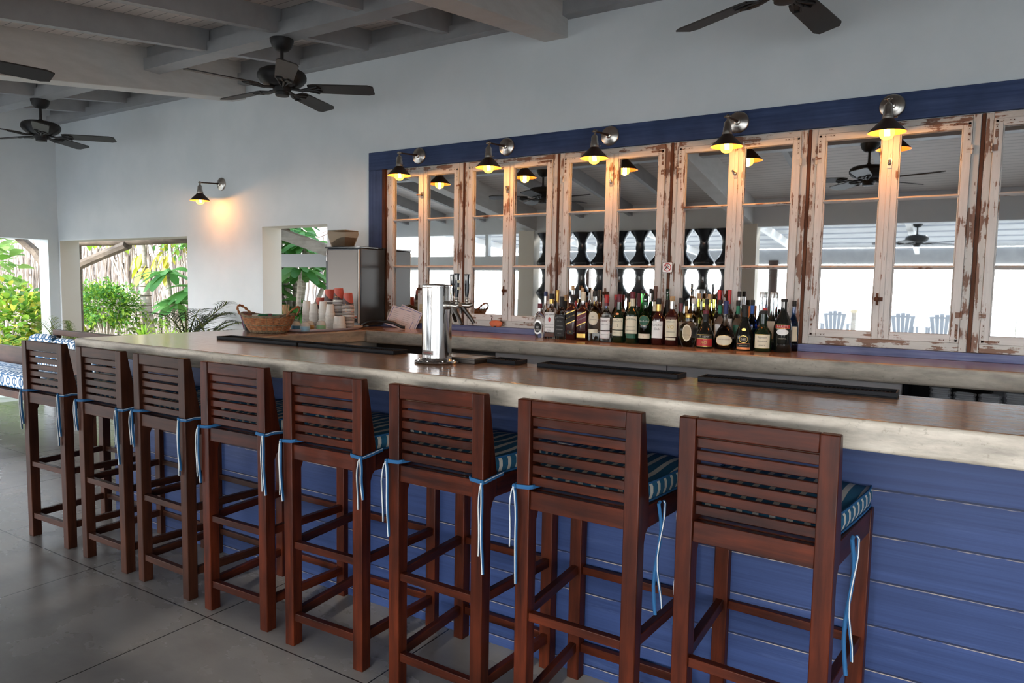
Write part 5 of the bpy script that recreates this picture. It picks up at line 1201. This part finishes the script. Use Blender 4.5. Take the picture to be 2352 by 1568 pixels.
# stick fence
fe = thing('stick_fence', 'tall fence of bleached crooked upright sticks behind the garden plants', 'fence', (0, 7.75, -.031))
def stick(mb, x, y, h):
    p = []; ph = rnd.uniform(0, 6); lean = rnd.uniform(-.10, .10)
    for i in range(7):
        k = i/6; p.append((x+lean*k+.025*math.sin(ph+k*7)*k+.02*math.sin(ph*2+k*13), y+.012*math.sin(ph+k*5), h*k))
    r = rnd.uniform(.016, .032); mb.tube(p, [r*(1-.35*i/6) for i in range(7)], 5)
xs = [-15.6+i*(-11.3+15.6+0)/99 for i in range(100)]
for i in range(100): b = MB(); stick(b, xs[i], rnd.uniform(-.03, .03), rnd.uniform(1.75, 2.25)); b.build('stick', 'sticks', fe)
b = MB(); x = -11.25
while x < -7.6: stick(b, x, rnd.uniform(-.05, .05), rnd.uniform(1.75, 2.2)); x += .048
x = -21
while x < -15.65: stick(b, x, rnd.uniform(-.05, .05), rnd.uniform(1.8, 2.3)); x += .052
x = -15.6
while x < -11.3: stick(b, x, .07+rnd.uniform(-.02, .02), rnd.uniform(1.6, 2.1)); x += .045
b.build('sticks', 'sticks', fe)['kind'] = 'stuff'
MB().box(-21, -7.6, .10, .13, .55, .61).box(-21, -7.6, .10, .13, 1.45, 1.51).build('rail', 'greywood', fe)
# shingled hut behind the fence
hu = thing('garden_hut', 'small grey hut with ragged shingle roof rising behind the stick fence', 'hut', (0, 9.2, -.031))
MB().box(-21, -8.5, 0, 3, 0, 1.95).build('wall', 'grey', hu)
sh2 = MB()
for r in range(9):
    y0 = -.35+.28*r; z0 = 1.85+.12*r; x = -21.0
    while x < -8.4:
        w = rnd.uniform(.10, .20); dz = rnd.uniform(-.02, .03); sh2.prism([(y0, z0+dz), (y0+.36, z0+.155+dz), (y0+.36, z0+.170+dz), (y0, z0+.022+dz)], 0, x, x+w-.012); x += w
sh2.build('shingle_roof', 'thatch', hu); MB().box(-21, -8.5, -.30, -.27, 1.70, 1.84).build('fascia', 'palewood', hu)
# log structure of the garden veranda
lg = thing('log_pergola', 'rough grey log beam with slanted braces just outside the garden openings', 'pergola', (0, 0, 0))
MB().tube([(-10.4, 5.0, 1.90), (-8.6, 5.02, 1.885), (-6.9, 5.0, 1.90), (-5.9, 5.0, 1.90)], [.075, .07, .075, .075], 12).build('log_beam', 'greywood', lg)
MB().tube([(-10.04, 5.0, -.03), (-10.04, 5.0, 1.85)], .055, 10).build('log_post', 'greywood', lg)
MB().tube([(-10.04, 4.98, 1.545), (-9.4, 4.98, 1.69), (-8.80, 4.99, 1.82)], [.062, .06, .06], 8).build('brace', 'greywood', lg)
MB().tube([(-11.35, 4.85, 1.98), (-10.95, 4.9, 1.75), (-10.75, 4.96, 1.50)], .06, 8).build('brace', 'greywood', lg)
MB().tube([(-13.2, 4.4, 2.02), (-10.4, 4.75, 2.0)], .08, 10).build('log_beam', 'greywood', lg)
# grey porch roof edge and rail seen through the small opening
pc = thing('porch_frame', 'weathered grey porch beam and cross board seen through the small opening', 'porch', (0, 0, 0))
MB().prism([(4.35, 2.14), (4.35, 2.20), (5.3, 2.06), (5.3, 2.00)], 0, -7.2, -4.8).build('roof_boards', 'palewood', pc)
MB().prism([(-6.0, 1.93), (-4.6, 1.56), (-4.6, 1.66), (-6.0, 2.03)], 1, 4.6, 4.68).build('rafter', 'palewood', pc)
MB().box(-7.2, -5.2, 5.15, 5.19, 1.55, 1.69).build('cross_board', 'grey', pc)
for x in (-5.30, -7.2): MB().box(x, x+.08, 5.19, 5.27, -.03, 2.2).build('post', 'palewood', pc)
# casuarina sapling on the beach (mirrored at the right edge)
t = thing('pine_sapling', 'thin feathery young pine on the beach, mirrored at the right edge', 'tree', (1.25, -11.5, -.04)); b = MB(); f = MB()
b.tube([(0, 0, 0), (.03, 0, .9), (-.02, 0, 1.75)], [.02, .014, .005], 6)
for k in range(26):
    z = .45+.05*k; a = k*2.4; d = Vector((math.cos(a), math.sin(a), .35)); L = .42*(1-.6*k/26); b.tube([(0, 0, z), tuple(Vector((0, 0, z))+d*L)], .004, 4)
    for j in range(14): leaf(f, Vector((0, 0, z))+d*L*(.2+.06*j), (d+rdir()*.8), .12, .008, .1, 2)
b.build('branch', 'bark', t); f.build('needles', 'leaf_deep', t)
for o in list(bpy.data.objects):
    if o.type == 'EMPTY' and not o.children and not o.parent: bpy.data.objects.remove(o)
